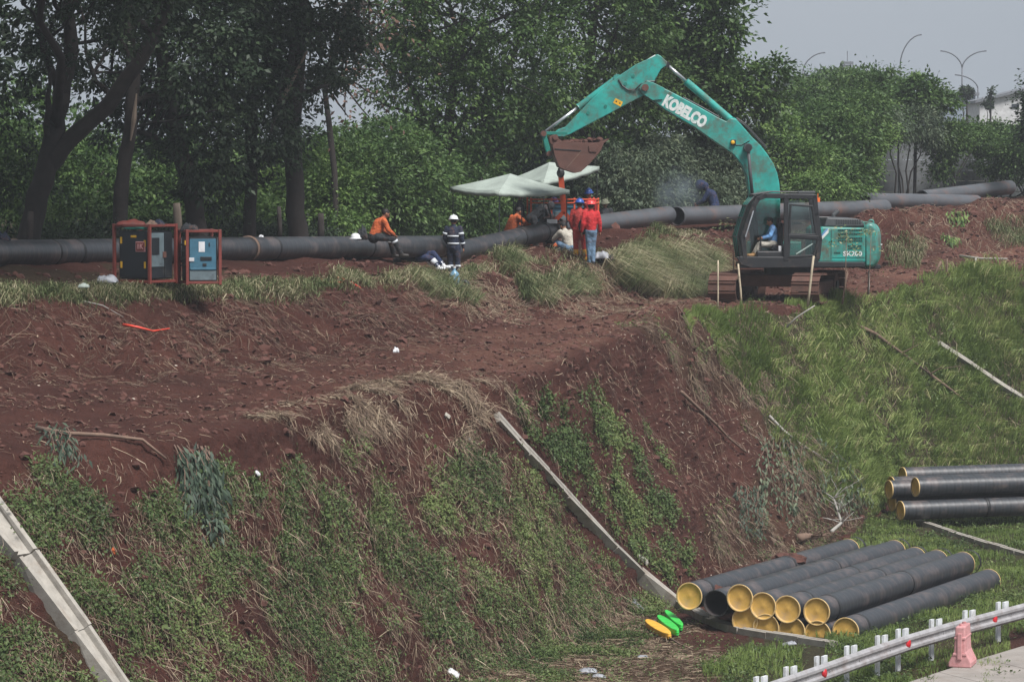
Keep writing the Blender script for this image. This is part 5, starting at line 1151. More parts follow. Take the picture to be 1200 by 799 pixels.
for k in range(5):
    y = -bw + .1 + k * (2 * bw - .2) / 4; p, q = XL(705, y, 168), XL(714, y, 162.5)
    MB().add([(p + Vector((0, -.06, -.04))), (p + Vector((0, .06, -.04))), (p + Vector((0, .06, .05))), (p + Vector((0, -.06, .05))), (q + Vector((0, -.02, 0))), (q + Vector((0, .02, 0)))], [(0, 1, 2, 3), (0, 4, 5, 1), (3, 2, 5, 4), (0, 3, 4), (1, 5, 2)]).build('tooth', M['rust'], bucket)
MB().prism(EP((689, 171), (697, 167.5), (701, 172), (698, 178.5), (690, 178)), bw, bw + .03).build('wear_plate', M['rust'], bucket, bevel=.008)
MB().bar(XL(650, bw + .006, 174.8), XL(681, bw + .006, 177), .012, .03).build('weld_seam', M['black'], bucket)
MB().bar(XL(681, bw + .006, 177), XL(664, bw + .006, 197), .012, .02).build('weld_seam', M['wood'], bucket)
for y in (-.2, .2): MB().prism(EP((645, 160), (650, 158), (660, 166), (650, 171), (646, 168)), y - .03, y + .03).build('bucket_ear', M['rust'], bucket, bevel=.01)
rs = random.Random(9)
for k in range(16): 
    px = 660 + k * 2.9; MB().sphere(XL(px, rs.uniform(-.35, .35), 166.5 - (1.5 if k > 10 else 0)), (rs.uniform(.08, .2), rs.uniform(.1, .2), rs.uniform(.05, .11)), 8, 5, rough=.4, seed=k).build('soil_load', M['clod'], bucket)
for y in (-.2, .2):
    MB().bar(XL(638.5, y, 156.5), XL(645, y, 180), .13, .04, up=(0, 1, 0)).build('bucket_link', M['teal_dark'], ex, bevel=.015)
    MB().bar(XL(638.5, y * .8, 156.5), XL(666, y * .8, 156), .09, .03, up=(0, 1, 0)).build('arm_link', M['teal_dark'], ex, bevel=.01)
for a, b_ in ((638.5, 156.8), (645, 180), (652, 161)): MB().tube([XL(a, -.28, b_), XL(a, .28, b_)], .08, 12).build('pin', M['rust'], ex)
MB().tube([XL(656, .1, 197), XL(657, .1, 203)], .03, 6).build('shackle_shank', M['black'], bucket)
# --- the near side parts stand 1.4 m nearer than the boom
for c in list(ex.children):
    nm = c.name.split('.')[0]
    if nm not in ('track', 'undercarriage_frame', 'slew_ring', 'boom', 'arm', 'bucket', 'pin', 'arm_cylinder', 'bucket_cylinder', 'boom_cylinder', 'bucket_link', 'arm_link'): c.location.x += .16
# --- lettering
def text(s, size, m, par, loc, rot, nm='lettering', ext=.004, off=.0, shear=0, xs=1):
    cu = bpy.data.curves.new(nm, 'FONT'); cu.body = s; cu.size = size; cu.extrude = ext; cu.offset = off; cu.align_x = 'CENTER'; cu.align_y = 'CENTER'; cu.shear = shear; cu.resolution_u = 3
    tmp = bpy.data.objects.new('tmp_text', cu); COL.objects.link(tmp); dg = bpy.context.evaluated_depsgraph_get(); me_ = bpy.data.meshes.new_from_object(tmp.evaluated_get(dg)); bpy.data.objects.remove(tmp)
    o = link(nm, me_, M[m], par); o.location = loc; o.rotation_euler = rot; o.scale = (xs, 1, 1); return o
def face_text(s, size, m, par, px, py, y, ang_img, **k):
    """text on a plate facing local +y (towards the camera); ang_img = clockwise tilt in the picture"""
    return text(s, size, m, par, XL(px, y, py), Matrix(((-math.cos(ang_img), math.sin(ang_img) * -1 * 1, 0), (0, 0, 1), (-math.sin(ang_img), math.cos(ang_img), 0))).transposed().to_euler() if False else (Matrix.Rotation(ang_img, 3, 'Y') @ Matrix(((-1, 0, 0), (0, 0, 1), (0, 1, 0)))).to_euler(), **k)
face_text('KOBELCO', .44, 'decal', boom, 801.5, 131.5, .212, R(-29.5) * -1 * -1, off=.028, ext=.004, xs=.68)
face_text('SK200', .18, 'decal', ex, 990.5, 296, 1.366, 0, off=.006, xs=1.15)
st_ = MB().box((0, 0, 0), (.24, .006, .15), Matrix.Rotation(R(-27), 3, 'Y')).build('warning_sticker', M['yellow_decal'], arm); st_.location = XL(724.5, .173, 120.5)
for dx in (-.055, .055): MB().lathe([(.001, 0), (.035, 0)], c=(dx * math.cos(R(27)), .0045, dx * math.sin(R(27))), n=3, rot=Matrix.Rotation(-PI / 2, 3, 'X')).build('pictogram', M['black'], st_)
# ================================================================ PEOPLE
def person(label, loc, face, pose=None, wear=None, hat=None, scale=1.0, hairy=True, group=None, stripes=(), hood=False, head_tilt=0):
    """one continuous body remeshed from tapered volumes, dressed in separate clothes; local frame faces +Y"""
    J = dict(pel=(0, 0, .93), ch=(0, 0, 1.27), nk=(0, 0, 1.46), hd=(0, .02, 1.60), sL=(-.18, 0, 1.40), eL=(-.24, -.03, 1.12), wL=(-.25, .07, .88), sR=(.18, 0, 1.40), eR=(.24, -.03, 1.12), wR=(.25, .07, .88),
             hL=(-.09, 0, .90), kL=(-.11, .03, .50), aL=(-.12, 0, .09), hR=(.09, 0, .90), kR=(.11, .03, .50), aR=(.12, 0, .09))
    if pose: J.update(pose)
    J = {k: Vector(v) for k, v in J.items()}
    root = thing('person', label, 'person', loc, (0, 0, face), group=group); root.scale = (scale,) * 3
    def cap(mb, a, b_, ra, rb, n=10):
        d = (b_ - a); mb.tube([a, a.lerp(b_, .35), b_], [ra, ra * .55 + rb * .45 + (ra - rb) * .25, rb], n); mb.sphere(a, ra, n, 6); mb.sphere(b_, rb, n, 6)
    def fin(mb, nm, m, vox, sm=4):
        o = mb.build(nm, M[m], root, smooth=True); r_ = o.modifiers.new('remesh', 'REMESH'); r_.mode = 'VOXEL'; r_.voxel_size = vox; r_.use_smooth_shade = True
        if sm: s_ = o.modifiers.new('smooth', 'SMOOTH'); s_.iterations = sm; s_.factor = .5
        return o
    b = MB(); pel, ch, nk, hd = J['pel'], J['ch'], J['nk'], J['hd']; up = (hd - nk).normalized()
    cap(b, pel, ch, .125, .135); b.sphere(ch + (nk - ch) * .3, (.17, .105, .12), 12, 8); cap(b, nk - (nk - ch) * .3, hd - up * .04, .06, .055)
    b.sphere(hd, (.077, .098, .115), 14, 10); fw = Vector((0, 1, 0)); 
    hx = Vector((1, 0, 0)); fwd = (fw - up * fw.dot(up)).normalized()
    cap(b, hd - up * .07 + fwd * .03, hd - up * .09 + fwd * .055, .05, .035); cap(b, hd + fwd * .088, hd - up * .03 + fwd * .115, .013, .02, 6)
    for s_ in (-1, 1): b.sphere(hd + hx * .08 * s_ - up * .01, (.014, .03, .036), 6, 5)
    for s_ in ('L', 'R'):
        sg = -1 if s_ == 'L' else 1
        cap(b, J['s' + s_], J['e' + s_], .058, .044); cap(b, J['e' + s_], J['w' + s_], .043, .03)
        w = J['w' + s_]; d = (w - J['e' + s_]).normalized(); side = Vector((sg, 0, 0)) - d * d.x * sg
        side = side.normalized() if side.length > .2 else Vector((0, 1, 0)); nrm_ = d.cross(side).normalized()
        pal = w + d * .085; b.tube([w, w + d * .04, pal], [.028, .036, .037], 8, squash=.6)
        for q in range(5 - 1):
            off = (q - 1.5) * .02; ln = (.07, .082, .076, .06)[q]; p0 = pal + nrm_ * off - d * .01; p1 = p0 + d * ln * .55 - side * .012; p2 = p1 + d * ln * .4 - side * .035
            b.tube([p0, p1, p2], [.0105, .0095, .0075], 6)
        b.tube([w + d * .03 + nrm_ * .03 * 1, w + d * .06 + nrm_ * .058, w + d * .10 + nrm_ * .062], [.014, .012, .009], 6)
        cap(b, J['h' + s_], J['k' + s_], .085, .055); cap(b, J['k' + s_], J['a' + s_], .053, .038)
        a_2 = J['a' + s_]; cap(b, a_2 - Vector((0, .04, .04)), a_2 + Vector((0, .15, -.055)), .04, .03)
    fin(b, 'body', 'skin', .012, 2)
    W_ = dict(top='navy', legs='navy', boots='boot'); W_.update(wear or {})
    t2 = MB(); cap(t2, pel + (pel - ch) * .1, ch, .155, .165); t2.sphere(ch + (nk - ch) * .35, (.205, .135, .13), 12, 8)
    if hood: t2.sphere(hd - fwd * .015, (.105, .115, .135), 12, 8)
    for s_ in ('L', 'R'): cap(t2, J['s' + s_], J['e' + s_], .082, .066); cap(t2, J['e' + s_], J['e' + s_].lerp(J['w' + s_], .93), .064, .05)
    cap(t2, nk - (nk - ch) * .25, nk + up * .015, .085, .072)
    fin(t2, 'jacket', W_['top'], .02)
    l2 = MB(); cap(l2, pel + (pel - ch) * .15, pel + (ch - pel) * .2, .16, .145)
    for s_ in ('L', 'R'): cap(l2, J['h' + s_], J['k' + s_], .115, .085); cap(l2, J['k' + s_], J['k' + s_].lerp(J['a' + s_], .9), .082, .07)
    fin(l2, 'trousers', W_['legs'], .02)
    for s_ in ('L', 'R'):
        bt = MB(); a2 = J['a' + s_]; k2 = J['k' + s_]; tall = .55 if W_['boots'] == 'yboot' else .28
        cap(bt, a2.lerp(k2, tall), a2, .08 if tall > .4 else .072, .062); cap(bt, a2 - Vector((0, .03, .035)), a2 + Vector((0, .17, -.045)), .055, .045)
        fin(bt, 'boot', W_['boots'], .016, 3)
    if not hood and hairy: fin((lambda mb: mb.sphere(hd + up * .022 - fwd * .018, (.087, .1, .108), 12, 8))(MB()), 'hair', W_.get('hair', 'hair'), .016, 2)
    q = Vector((0, 0, 1)).rotation_difference(up + fwd * head_tilt).to_matrix()
    if hat:
        hm_ = MB().lathe([(.128, .0), (.126, .03), (.115, .075), (.085, .112), (.045, .13), (.001, .135)], c=hd + up * .035, n=20, rot=q, sy=1.12).build('helmet', M[hat], root, smooth=True)
        MB().lathe([(.124, .0), (.158, -.008), (.16, .0), (.126, .012)], c=hd + up * .04, n=20, rot=q, sy=1.15).build('brim', M[hat], hm_, smooth=True)
        MB().tube([hd + up * .17 - fwd * .09, hd + up * .182, hd + up * .17 + fwd * .09], .012, 6).build('ridge', M[hat], hm_)
    for (a, b_, f, r_, h_) in stripes:
        A_, B_ = J[a], J[b_]; p = A_.lerp(B_, f); qq = (B_ - A_).to_track_quat('Z', 'Y').to_matrix()
        MB().lathe([(r_, -h_), (r_ + .006, -h_), (r_ + .006, h_), (r_, h_)], c=p, n=16, rot=qq).build('reflective_band', M['stripe'], root, smooth=True)
    for s_ in (-1, 1): MB().sphere(hd + hx * .03 * s_ + fwd * .088 + up * .012, .012, 6, 4).build('eye', M['black'], root)
    return root
def ground_at(px, py, Y): p = P(px, py, Y); return p
def stand(px, py_feet, Y): p = P(px, py_feet, Y); return p
# 1 man in navy coverall and white helmet, seen from behind, beside the yellow banded pipe end
person('worker in navy coverall and white helmet standing, back turned, beside the yellow banded pipe end', stand(531.5, 327, 97.0), R(-8), dict(eL=(-.25, .02, 1.14), wL=(-.2, .2, .98), wR=(.27, .02, .86), kL=(-.1, .06, .5), aL=(-.08, .02, .09)),
       dict(top='navy', legs='navy', boots='tanboot'), hat='hat_white', scale=.98, stripes=[('pel', 'ch', .15, .164, .022), ('pel', 'ch', .75, .172, .022), ('sR', 'eR', .55, .08, .03), ('sL', 'eL', .55, .08, .03), ('kR', 'aR', .35, .086, .025), ('kL', 'aL', .35, .086, .025), ('eR', 'wR', .5, .064, .022)])
# 2 man in orange seated on the pipe, leaning forward, facing right
seat_p = P(441, 283, 92.6)
person('man in orange shirt sitting bareheaded on the pipe, leaning forward over his knees', Vector((seat_p.x, seat_p.y - .12, seat_p.z - .93 + .10)), R(-72), dict(pel=(0, -.05, 1.0), ch=(0, .08, 1.30), nk=(0, .2, 1.45), hd=(0, .27, 1.58), sL=(-.18, .17, 1.39), sR=(.18, .17, 1.39), eL=(-.24, .27, 1.15), wL=(-.16, .45, 1.02), eR=(.24, .27, 1.15), wR=(.16, .45, 1.02),
       hL=(-.1, 0, .97), kL=(-.13, .42, .93), aL=(-.14, .52, .50), hR=(.1, 0, .97), kR=(.13, .42, .93), aR=(.12, .66, .52)), dict(top='orange_cloth', legs='dark_cloth', boots='boot'), scale=.98, stripes=[('kL', 'aL', .2, .088, .03), ('kR', 'aR', .2, .088, .03)])
# 3 worker lying under the pipe, one bent leg showing
up_ = P(486, 309, 96.4)
person('person lying under the pipe end, dark blue trousered legs and white shoes sticking out', Vector((up_.x, up_.y, up_.z)), R(-100), dict(pel=(0, .10, .18), ch=(0, -.25, .2), nk=(0, -.45, .22), hd=(0, -.58, .26), sL=(-.05, -.4, .3), sR=(.05, -.4, .12), eL=(-.1, -.2, .35), wL=(-.05, 0, .38), eR=(.2, -.5, .1), wR=(.3, -.3, .08),
       hL=(-.08, .12, .2), kL=(-.05, .5, .28), aL=(-.02, .78, -.05), hR=(.08, .12, .16), kR=(.12, .48, .14), aR=(.16, .68, -.08)), dict(top='dark_cloth', legs='blue_cloth', boots='hat_white'), stripes=[('kR', 'aR', .4, .084, .07)])
# 4 and 5: the pair in red
person('worker in dusty red coverall, blue helmet and yellow boots carrying a grey shoulder bag', stand(679, 306, 101.3), R(-15), dict(eL=(-.26, .0, 1.13), wL=(-.22, .1, .9), eR=(.22, .1, 1.15), wR=(.1, .3, 1.1), kR=(.13, .02, .5), aR=(.17, 0, .09), aL=(-.1, 0, .09)),
       dict(top='maroon', legs='maroon', boots='yboot'), hat='hat_blue')
bg_ = MB().sphere((0, 0, 0), (.15, .09, .24), 12, 8, rough=.15, seed=4).build('shoulder_bag', M['dark_cloth'], smooth=True); bg_.location = P(684, 265, 101.05); setp(bg_, 'dark grey bag slung on the back of the worker in the blue helmet', 'bag')
person('worker in bright red jacket, red helmet and blue jeans standing with his back turned', stand(692.5, 308.5, 100.7), R(12), dict(eR=(.25, -.02, 1.12), wR=(.27, .04, .88), hL=(-.06, 0, .9), kL=(-.06, .02, .5), aL=(-.03, .02, .09), hR=(.07, 0, .9), kR=(.06, .02, .5), aR=(.05, -.06, .09)), dict(top='red_cloth', legs='jeans', boots='jeans'), hat='hat_red')
# 6 crouching beside the pipe
sq = dict(pel=(0, -.05, .32), ch=(0, .10, .62), nk=(0, .2, .78), hd=(0, .28, .90), sL=(-.18, .16, .74), sR=(.18, .16, .74), eL=(-.24, .38, .55), wL=(-.12, .58, .5), eR=(.24, .38, .55), wR=(.12, .58, .5), hL=(-.1, -.05, .3), kL=(-.17, .36, .46), aL=(-.14, .12, .09), hR=(.1, -.05, .3), kR=(.17, .36, .46), aR=(.14, .12, .09))
person('worker squatting against the pipe left of the pair in red, in tan shirt and jeans', P(667, 304, 102.4), R(35), sq, dict(top='khaki', legs='jeans', boots='boot'), scale=1.05)
person('crouched figure in orange seen dimly under the front canopy', P(598, 287, 107), R(-60), sq, dict(top='orange_cloth', legs='dark_cloth'), scale=1.1)
person('dark clad figure standing in the shade under the front canopy', P(609, 290, 108.5), R(-80), None, dict(top='dark_cloth', legs='dark_cloth', boots='boot'), scale=.95)
bend = dict(pel=(0, -.1, .92), ch=(0, .18, 1.15), nk=(0, .34, 1.22), hd=(0, .46, 1.26), sL=(-.18, .3, 1.18), sR=(.18, .3, 1.18), eL=(-.22, .42, .95), wL=(-.12, .58, .82), eR=(.22, .42, .95), wR=(.12, .58, .82), hL=(-.1, -.08, .9), hR=(.1, -.08, .9))
person('dark clad welder bending over the pipe joint left of the clamp', P(628, 291, 106.8), R(-85), bend, dict(top='dark_cloth', legs='dark_cloth', boots='boot'), hood=True, scale=1.0)
person('worker with a purple helmet half hidden behind the blue machine', P(649, 297, 110.5), R(180), None, dict(top='dark_cloth', legs='dark_cloth'), hat='hat_purple', scale=.98)
person('worker in red with a blue helmet standing behind the pair in red', P(690, 288, 109), R(150), None, dict(top='red_cloth', legs='maroon'), hat='hat_blue', scale=.98)
person('worker in an olive sun hat visible behind the pipe right of the pair in red', P(709, 296, 112.5), R(170), None, dict(top='dark_cloth', legs='dark_cloth', hair='hat_olive'), hat='hat_olive', scale=.95)
person('welder in blue work clothes and dark face shield bending over the far pipe', P(837.5, 279, 117.5), R(75), dict(bend, pel=(0, 0, .95), ch=(0, .10, 1.25), nk=(0, .2, 1.40), hd=(0, .30, 1.5), sL=(-.18, .16, 1.34), sR=(.18, .16, 1.34), eL=(-.22, .3, 1.1), wL=(-.14, .5, 1.0), eR=(.22, .3, 1.1), wR=(.14, .5, 1.0), hL=(-.09, 0, .92), hR=(.09, 0, .92)),
       dict(top='blue_cloth', legs='blue_cloth'), hood=True, scale=1.12)
ws = MB().lathe([(.001, .16), (.13, .12), (.17, 0), (.15, -.14), (.001, -.18)], n=14, sy=.5).build('welding_shield', M['blue_cloth'], smooth=True); ws.location = P(821, 216, 117.2); setp(ws, 'dark blue welding shield raised to the left of the blue clad welder', 'shield')
# 7 operator in the cab
opw = ex.matrix_basis @ XL(902.5, .86, 353)
person('excavator operator in light blue shirt and khaki trousers seated in the open cab', Vector((opw.x, opw.y, opw.z + 1.0)), R(90 + 3), dict(pel=(0, -.0, .70), ch=(0, .02, 1.02), nk=(0, .06, 1.20), hd=(0, .12, 1.33), sL=(-.18, .04, 1.15), sR=(.18, .04, 1.15), eL=(-.24, .14, .92), wL=(-.2, .34, .86), eR=(.24, .14, .92), wR=(.2, .34, .86),
       hL=(-.1, .02, .68), kL=(-.16, .42, .68), aL=(-.14, .56, .40), hR=(.1, .02, .68), kR=(.14, .42, .66), aR=(.12, .58, .40)), dict(top='lblue', legs='khaki', boots='tanboot'), scale=.98)
# ================================================================ WORK SITE OBJECTS
def canopy(label, ap, corners, group, zg):
    """corners: (px,py,Y) of the four eaves, in order"""
    A_ = P(*ap); cs = [P(*c) for c in corners]; o_ = sum(cs, Vector()) / 4; o_.z = zg; root = thing('canopy', label, 'canopy', o_, group=group)
    mb = MB(); N_ = 8
    for i in range(4):
        a, b_ = cs[i], cs[(i + 1) % 4]; rows = []
        for u in range(N_ + 1):
            row = []
            for v_ in range(N_ + 1):
                e = a.lerp(b_, v_ / N_); f = u / N_; p = A_.lerp(e, f); sag = .02 * math.sin(f * PI) + .05 * f * math.sin(v_ / N_ * PI); p = p - Vector((0, 0, sag)); row.append(p)
            rows.append(row)
        vs = [p for r_ in rows for p in r_]; M1 = N_ + 1
        mb.add(vs, [(u * M1 + v_, u * M1 + v_ + 1, (u + 1) * M1 + v_ + 1, (u + 1) * M1 + v_) for u in range(N_) for v_ in range(N_)])
    o = mb.build('canvas_roof', M['canopy'], root, origin=o_, smooth=True); o.data.set_sharp_from_angle(angle=R(12)); s_ = o.modifiers.new('thick', 'SOLIDIFY'); s_.thickness = .012
    for i in range(4):
        a, b_ = cs[i], cs[(i + 1) % 4]; n_ = 12; vs = []
        for k in range(n_ + 1):
            e = a.lerp(b_, k / n_) - Vector((0, 0, .05 * math.sin(k / n_ * PI))); ln = .13 + .015 * math.sin(k * 2.1); out_ = ((e - A_) * Vector((1, 1, 0))).normalized() * .012
            vs += [e + out_, e + out_ * 1.5 - Vector((0, 0, ln))]
        f_ = MB().add(vs, [(2 * k, 2 * k + 2, 2 * k + 3, 2 * k + 1) for k in range(n_)]).build('valance', M['canopy'], root, origin=o_, smooth=True); s_ = f_.modifiers.new('thick', 'SOLIDIFY'); s_.thickness = .008
        g = a.copy(); g.z = zg - .3; MB().tube([g + (A_ - a) * Vector((.04, .04, 0)), a + (A_ - a) * .04], .016, 8).build('pole', M['gen_dark'], root, origin=o_)
GC = 'pale canvas canopies over the welding spot'
canopy('front pale green canopy with a low peak spread left of the sling', (598, 203.5, 104.5), ((528, 219, 104.2), (584.5, 224.5, 102.2), (667, 222.5, 104.4), (612, 217, 106.6)), GC, 7.3)
canopy('rear pale green canopy tilted up behind the bucket', (644, 190, 108.2), ((600, 209, 108.4), (637, 213, 106.2), (702, 195, 108.6), (660, 192.5, 110.4)), GC, 7.5)
# blue welding machine with orange rails under the canopy
wm0 = P(662, 292, 108); wm = thing('welding_machine', 'blue machine with an orange rail frame on top standing under the rear canopy', 'machine', wm0, (0, 0, R(4))); sx = 38.9
def wbox(x0, x1, y0, y1, d0, d1, nm, m, par=wm, bev=.02):
    return MB().box((((x0 + x1) / 2 - 662) / sx, (d0 + d1) / 2, (292 - (y0 + y1) / 2) / sx), (abs(x1 - x0) / sx, d1 - d0, abs(y1 - y0) / sx)).build(nm, M[m], par, bevel=bev)
wbox(629, 682, 244, 268, 0, 1.4, 'body', 'gen_blue'); wbox(627, 684, 240, 244, -.05, 1.45, 'lid', 'gen_blue')
wbox(632, 646, 248, 262, -.03, 0, 'panel', 'gen_dark'); wbox(650, 664, 248, 262, -.03, 0, 'panel', 'gen_grey')
for y0 in (233, 237): wbox(620, 702, y0, y0 + 1.6, -.1, -.04, 'rail', 'sling', bev=.01)
for x0 in (621, 645, 672, 700): wbox(x0, x0 + 2, 232, 290, -.08, -.03, 'frame_post', 'sling', bev=.005)
for x0 in (621, 700): wbox(x0, x0 + 2, 232, 290, 1.4, 1.45, 'frame_post', 'sling', bev=.005)
wbox(632, 636, 243, 250, -.06, -.03, 'tool_case', 'yellow_decal')
# generators
def generator(label, px, py, Y, rot, w, d_, h, front_m, side_m, variant):
    o_ = P(px, py, Y); root = thing('generator', label, 'generator', o_, (0, 0, rot), group='generators in red frames'); t_ = .06
    for x in (0, w):
        for y in (0, d_):
            MB().box((x, y, h / 2), (t_, t_, h)).build('frame_post', M['frame_red'], root, bevel=.008)
    for z in (.04, h - .03):
        for y in (0, d_): MB().box((w / 2, y, z), (w - t_, t_ * .9, t_ * .9)).build('frame_rail', M['frame_red'], root, bevel=.008)
        for x in (0, w): MB().box((x, d_ / 2, z), (t_ * .9, d_ - t_, t_ * .9)).build('frame_rail', M['frame_red'], root, bevel=.008)
    return root
g1 = generator('left generator with a black front door and a red sign plate in a red frame', 175.5, 333, 76.0, R(31) , 0, 0, 0, '', '', 0) if False else None
h1 = 1.27; o1 = P(175.5, 333, 76.0)
g1 = thing('generator', 'left generator with a black front door and a red sign plate in its red frame', 'generator', o1, group='generators in red frames')
# corner at origin; face A runs left-back, face B runs right-back
Av = Vector((-.80, .48, 0)); Bv = Vector((.50, .62, 0)); A1, B1 = Av.normalized(), Bv.normalized()
def boxat(c, along, wl, wt, hh, nm, m, par, bev=.008):
    a = along.normalized(); nrm2 = Vector((-a.y, a.x, 0)); rm2 = Matrix((a, nrm2, Vector((0, 0, 1)))).transposed(); return MB().box(c, (wl, wt, hh), rm2).build(nm, M[m], par, bevel=bev)
def gen_frame(g, Av, Bv, h, tw=.065):
    for c in (Vector(), Av, Bv, Av + Bv): boxat(c + Vector((0, 0, h / 2)), Av, tw, tw, h, 'frame_post', 'frame_red', g)
    for z in (.05, h - .035):
        for s_, e_ in ((Vector(), Av), (Vector(), Bv), (Av, Av + Bv), (Bv, Av + Bv)): boxat((s_ + e_) / 2 + Vector((0, 0, z)), e_ - s_, (e_ - s_).length - tw, tw * .85, tw * .85, 'frame_rail', 'frame_red', g)
def panel(g, base, dirn, u0, u1, z0, z1, out_, nm, m, th=.02, bev=.006, par=None):
    d = dirn.normalized(); L = dirn.length; nrm2 = Vector((d.y, -d.x, 0)); 
    if nrm2.y > 0: nrm2 = -nrm2
    c = base + d * (L * (u0 + u1) / 2) + nrm2 * out_ + Vector((0, 0, (z0 + z1) / 2)); return boxat(c, d, L * abs(u1 - u0), th, z1 - z0, nm, m, par or g, bev)
gen_frame(g1, Av, Bv, h1)
i1 = (A1 + B1) * .06; IA, IB = Av * .86, Bv * .86
def hull(g, z0, z1, m, nm='hull'):
    o0 = i1; ps = [o0, o0 + IB, o0 + IB + IA, o0 + IA]; return MB().prism([(p.x, p.y) for p in ps], z0, z1, 'xy').build(nm, M[m], g, bevel=.02)
hull(g1, .10, 1.12, 'gen_dark')
panel(g1, i1, IA, .06, .96, .14, 1.10, .012, 'front_door', 'gen_dark')
for u, z in ((.12, .40), (.90, .40), (.90, .92), (.12, .86)): panel(g1, i1, IA, u - .03, u + .03, z - .07, z + .07, .03, 'hinge', 'yellow_decal')
panel(g1, i1, IA, .40, .58, .98, 1.03, .03, 'latch', 'yellow_decal')
sp = panel(g1, i1, IA, .10, .42, .68, .90, .03, 'sign_plate', 'pink'); panel(g1, i1, IA, .13, .39, .70, .88, .042, 'sign_face', 'frame_red', par=sp)
d_ = A1; nrm_s = Vector((d_.y, -d_.x, 0)); nrm_s = -nrm_s if nrm_s.y > 0 else nrm_s
tx = text('1K', .15, 'pink', g1, i1 + A1 * (IA.length * .26) + nrm_s * .056 + Vector((0, 0, .79)), Matrix((-A1, Vector((0, 0, 1)), nrm_s)).transposed().to_euler(), off=.004)
panel(g1, i1, IB, .02, .62, .36, 1.08, .012, 'side_panel', 'gen_grey'); panel(g1, i1, IB, .08, .40, .62, .98, .025, 'grille', 'gen_dark'); panel(g1, i1, IB, .64, .98, .12, 1.08, .012, 'rear_panel', 'gen_dark'); panel(g1, i1, IB, .02, .60, .12, .34, .012, 'lower_panel', 'gen_dark')
panel(g1, i1, IB, .55, .7, .55, .68, .03, 'valve', 'rust')
MB().sphere(Av * .5 + Bv * .2 + Vector((0, 0, h1 - .09)), (.3, .2, .03), 10, 5).build('green_hose_coil', M['teal_dark'], g1)
o2 = P(219.5, 334, 76.4); g2 = thing('generator', 'right generator with a blue control panel and a white notice in its red frame', 'generator', o2, group='generators in red frames')
Av, Bv = Vector((-.24, .75, 0)), Vector((.69, .10, 0)); A1, B1 = Av.normalized(), Bv.normalized(); h2 = 1.18
gen_frame(g2, Av, Bv, h2); i1 = (A1 + B1) * .05; IA, IB = Av * .88, Bv * .86
hull(g2, .08, 1.02, 'gen_dark')
panel(g2, i1, IB, .02, .96, .32, .98, .012, 'control_panel', 'gen_blue'); panel(g2, i1, IB, .06, .94, .32, .36, .03, 'ledge', 'gen_blue')
nt_ = panel(g2, i1, IB, .34, .56, .70, .92, .026, 'notice', 'white', th=.008)
panel(g2, i1, IB, .0, .18, .50, .58, .03, 'socket', 'white'); panel(g2, i1, IB, .40, .80, .52, .60, .026, 'recess', 'gen_dark'); panel(g2, i1, IB, .48, .62, .40, .46, .026, 'switch', 'black')
panel(g2, i1, IB, .70, .74, .82, .9, .026, 'knob', 'black'); panel(g2, i1, IB, .02, .96, .10, .30, .012, 'lower_panel', 'gen_grey')
for z in (.4, .55, .7, .85): MB().tube([i1 + IA * .9 + Vector((-.03, -.05, z)), i1 + IA * .2 + Vector((-.03, -.05, z + .03))], .018, 6).build('hose', M['grey_plastic'], g2)
panel(g2, Vector(), Av * 1.0, -.05, .04, .85, .95, .05, 'hinge', 'yellow_decal')
def cloth(label, px, py, Y, w, d, h, m, seed, nm='rag', cat='cloth', rotz=0, kind='cloth'):
    rng = np.random.default_rng(seed); N_ = 14; vs = []
    c = P(px, py, Y)
    for i in range(N_ + 1):
        for j in range(N_ + 1):
            u, v_ = i / N_ - .5, j / N_ - .5; f = max(0, 1 - (2 * u) ** 2 * 1.0) * max(0, 1 - (2 * v_) ** 2)
            q = np.array([[u * 5 + seed, v_ * 5, .5]]); hh = h * (f ** .5) * (.25 + 1.3 * float(vnoise(q)[0] * .5 + .5) * (.6 + .8 * float(vnoise(q * 2.3 + 5)[0] * .5 + .5))) + .02 * rng.random() * (f > .02)
            vs.append((u * w * (1 + .15 * float(vnoise(q + 9)[0])), v_ * d, hh))
    M1 = N_ + 1; o = MB().add(vs, [(i * M1 + j, (i + 1) * M1 + j, (i + 1) * M1 + j + 1, i * M1 + j + 1) for i in range(N_) for j in range(N_)]).build(nm, M[m], smooth=True)
    s_ = o.modifiers.new('thick', 'SOLIDIFY'); s_.thickness = .012; o.location = c; o.rotation_euler = (0, 0, rotz); return setp(o, label, cat)
cloth('red jacket lying crumpled on top of the left generator', 154, 264, 76.5, .62, .35, .08, 'frame_red', 3)
cloth('tan and blue cloth draped over the corner of the left generator', 178, 265.5, 76.3, .25, .35, .09, 'wood', 4)
cloth('dark blue cloth bundled on the left generator beside the tan one', 187, 265, 76.5, .22, .3, .11, 'navy', 5)
cloth('dark bundle of cloth on top of the right generator', 222, 270, 76.8, .38, .4, .12, 'dark_cloth', 6)
cloth('white plastic sack dumped on the grass left of the generators', 126, 331, 75.6, .42, .4, .14, 'plastic_bag', 7, 'plastic_sack', 'sack')
cloth('small pale green plastic scrap on the grass at the bank edge', 98, 337, 73.8, .22, .2, .07, 'canopy', 8, 'plastic_scrap', 'litter')
cloth('crumpled white bag on the dirt bench', 464, 413, 77, .14, .14, .1, 'white', 9, 'plastic_bag', 'bag')
cloth('grey sack lying on the ground right of the pair in red', 705, 303, 101.2, .42, .35, .18, 'plastic_bag', 10, 'sack', 'sack')
cloth('dark bundle on the ground right of the grey sack', 715, 305, 101.2, .28, .25, .13, 'dark_cloth', 11, 'bundle', 'bundle')
cloth('orange cloth lying by the squatting worker', 655, 289, 102.6, .35, .3, .1, 'orange_cloth', 12)
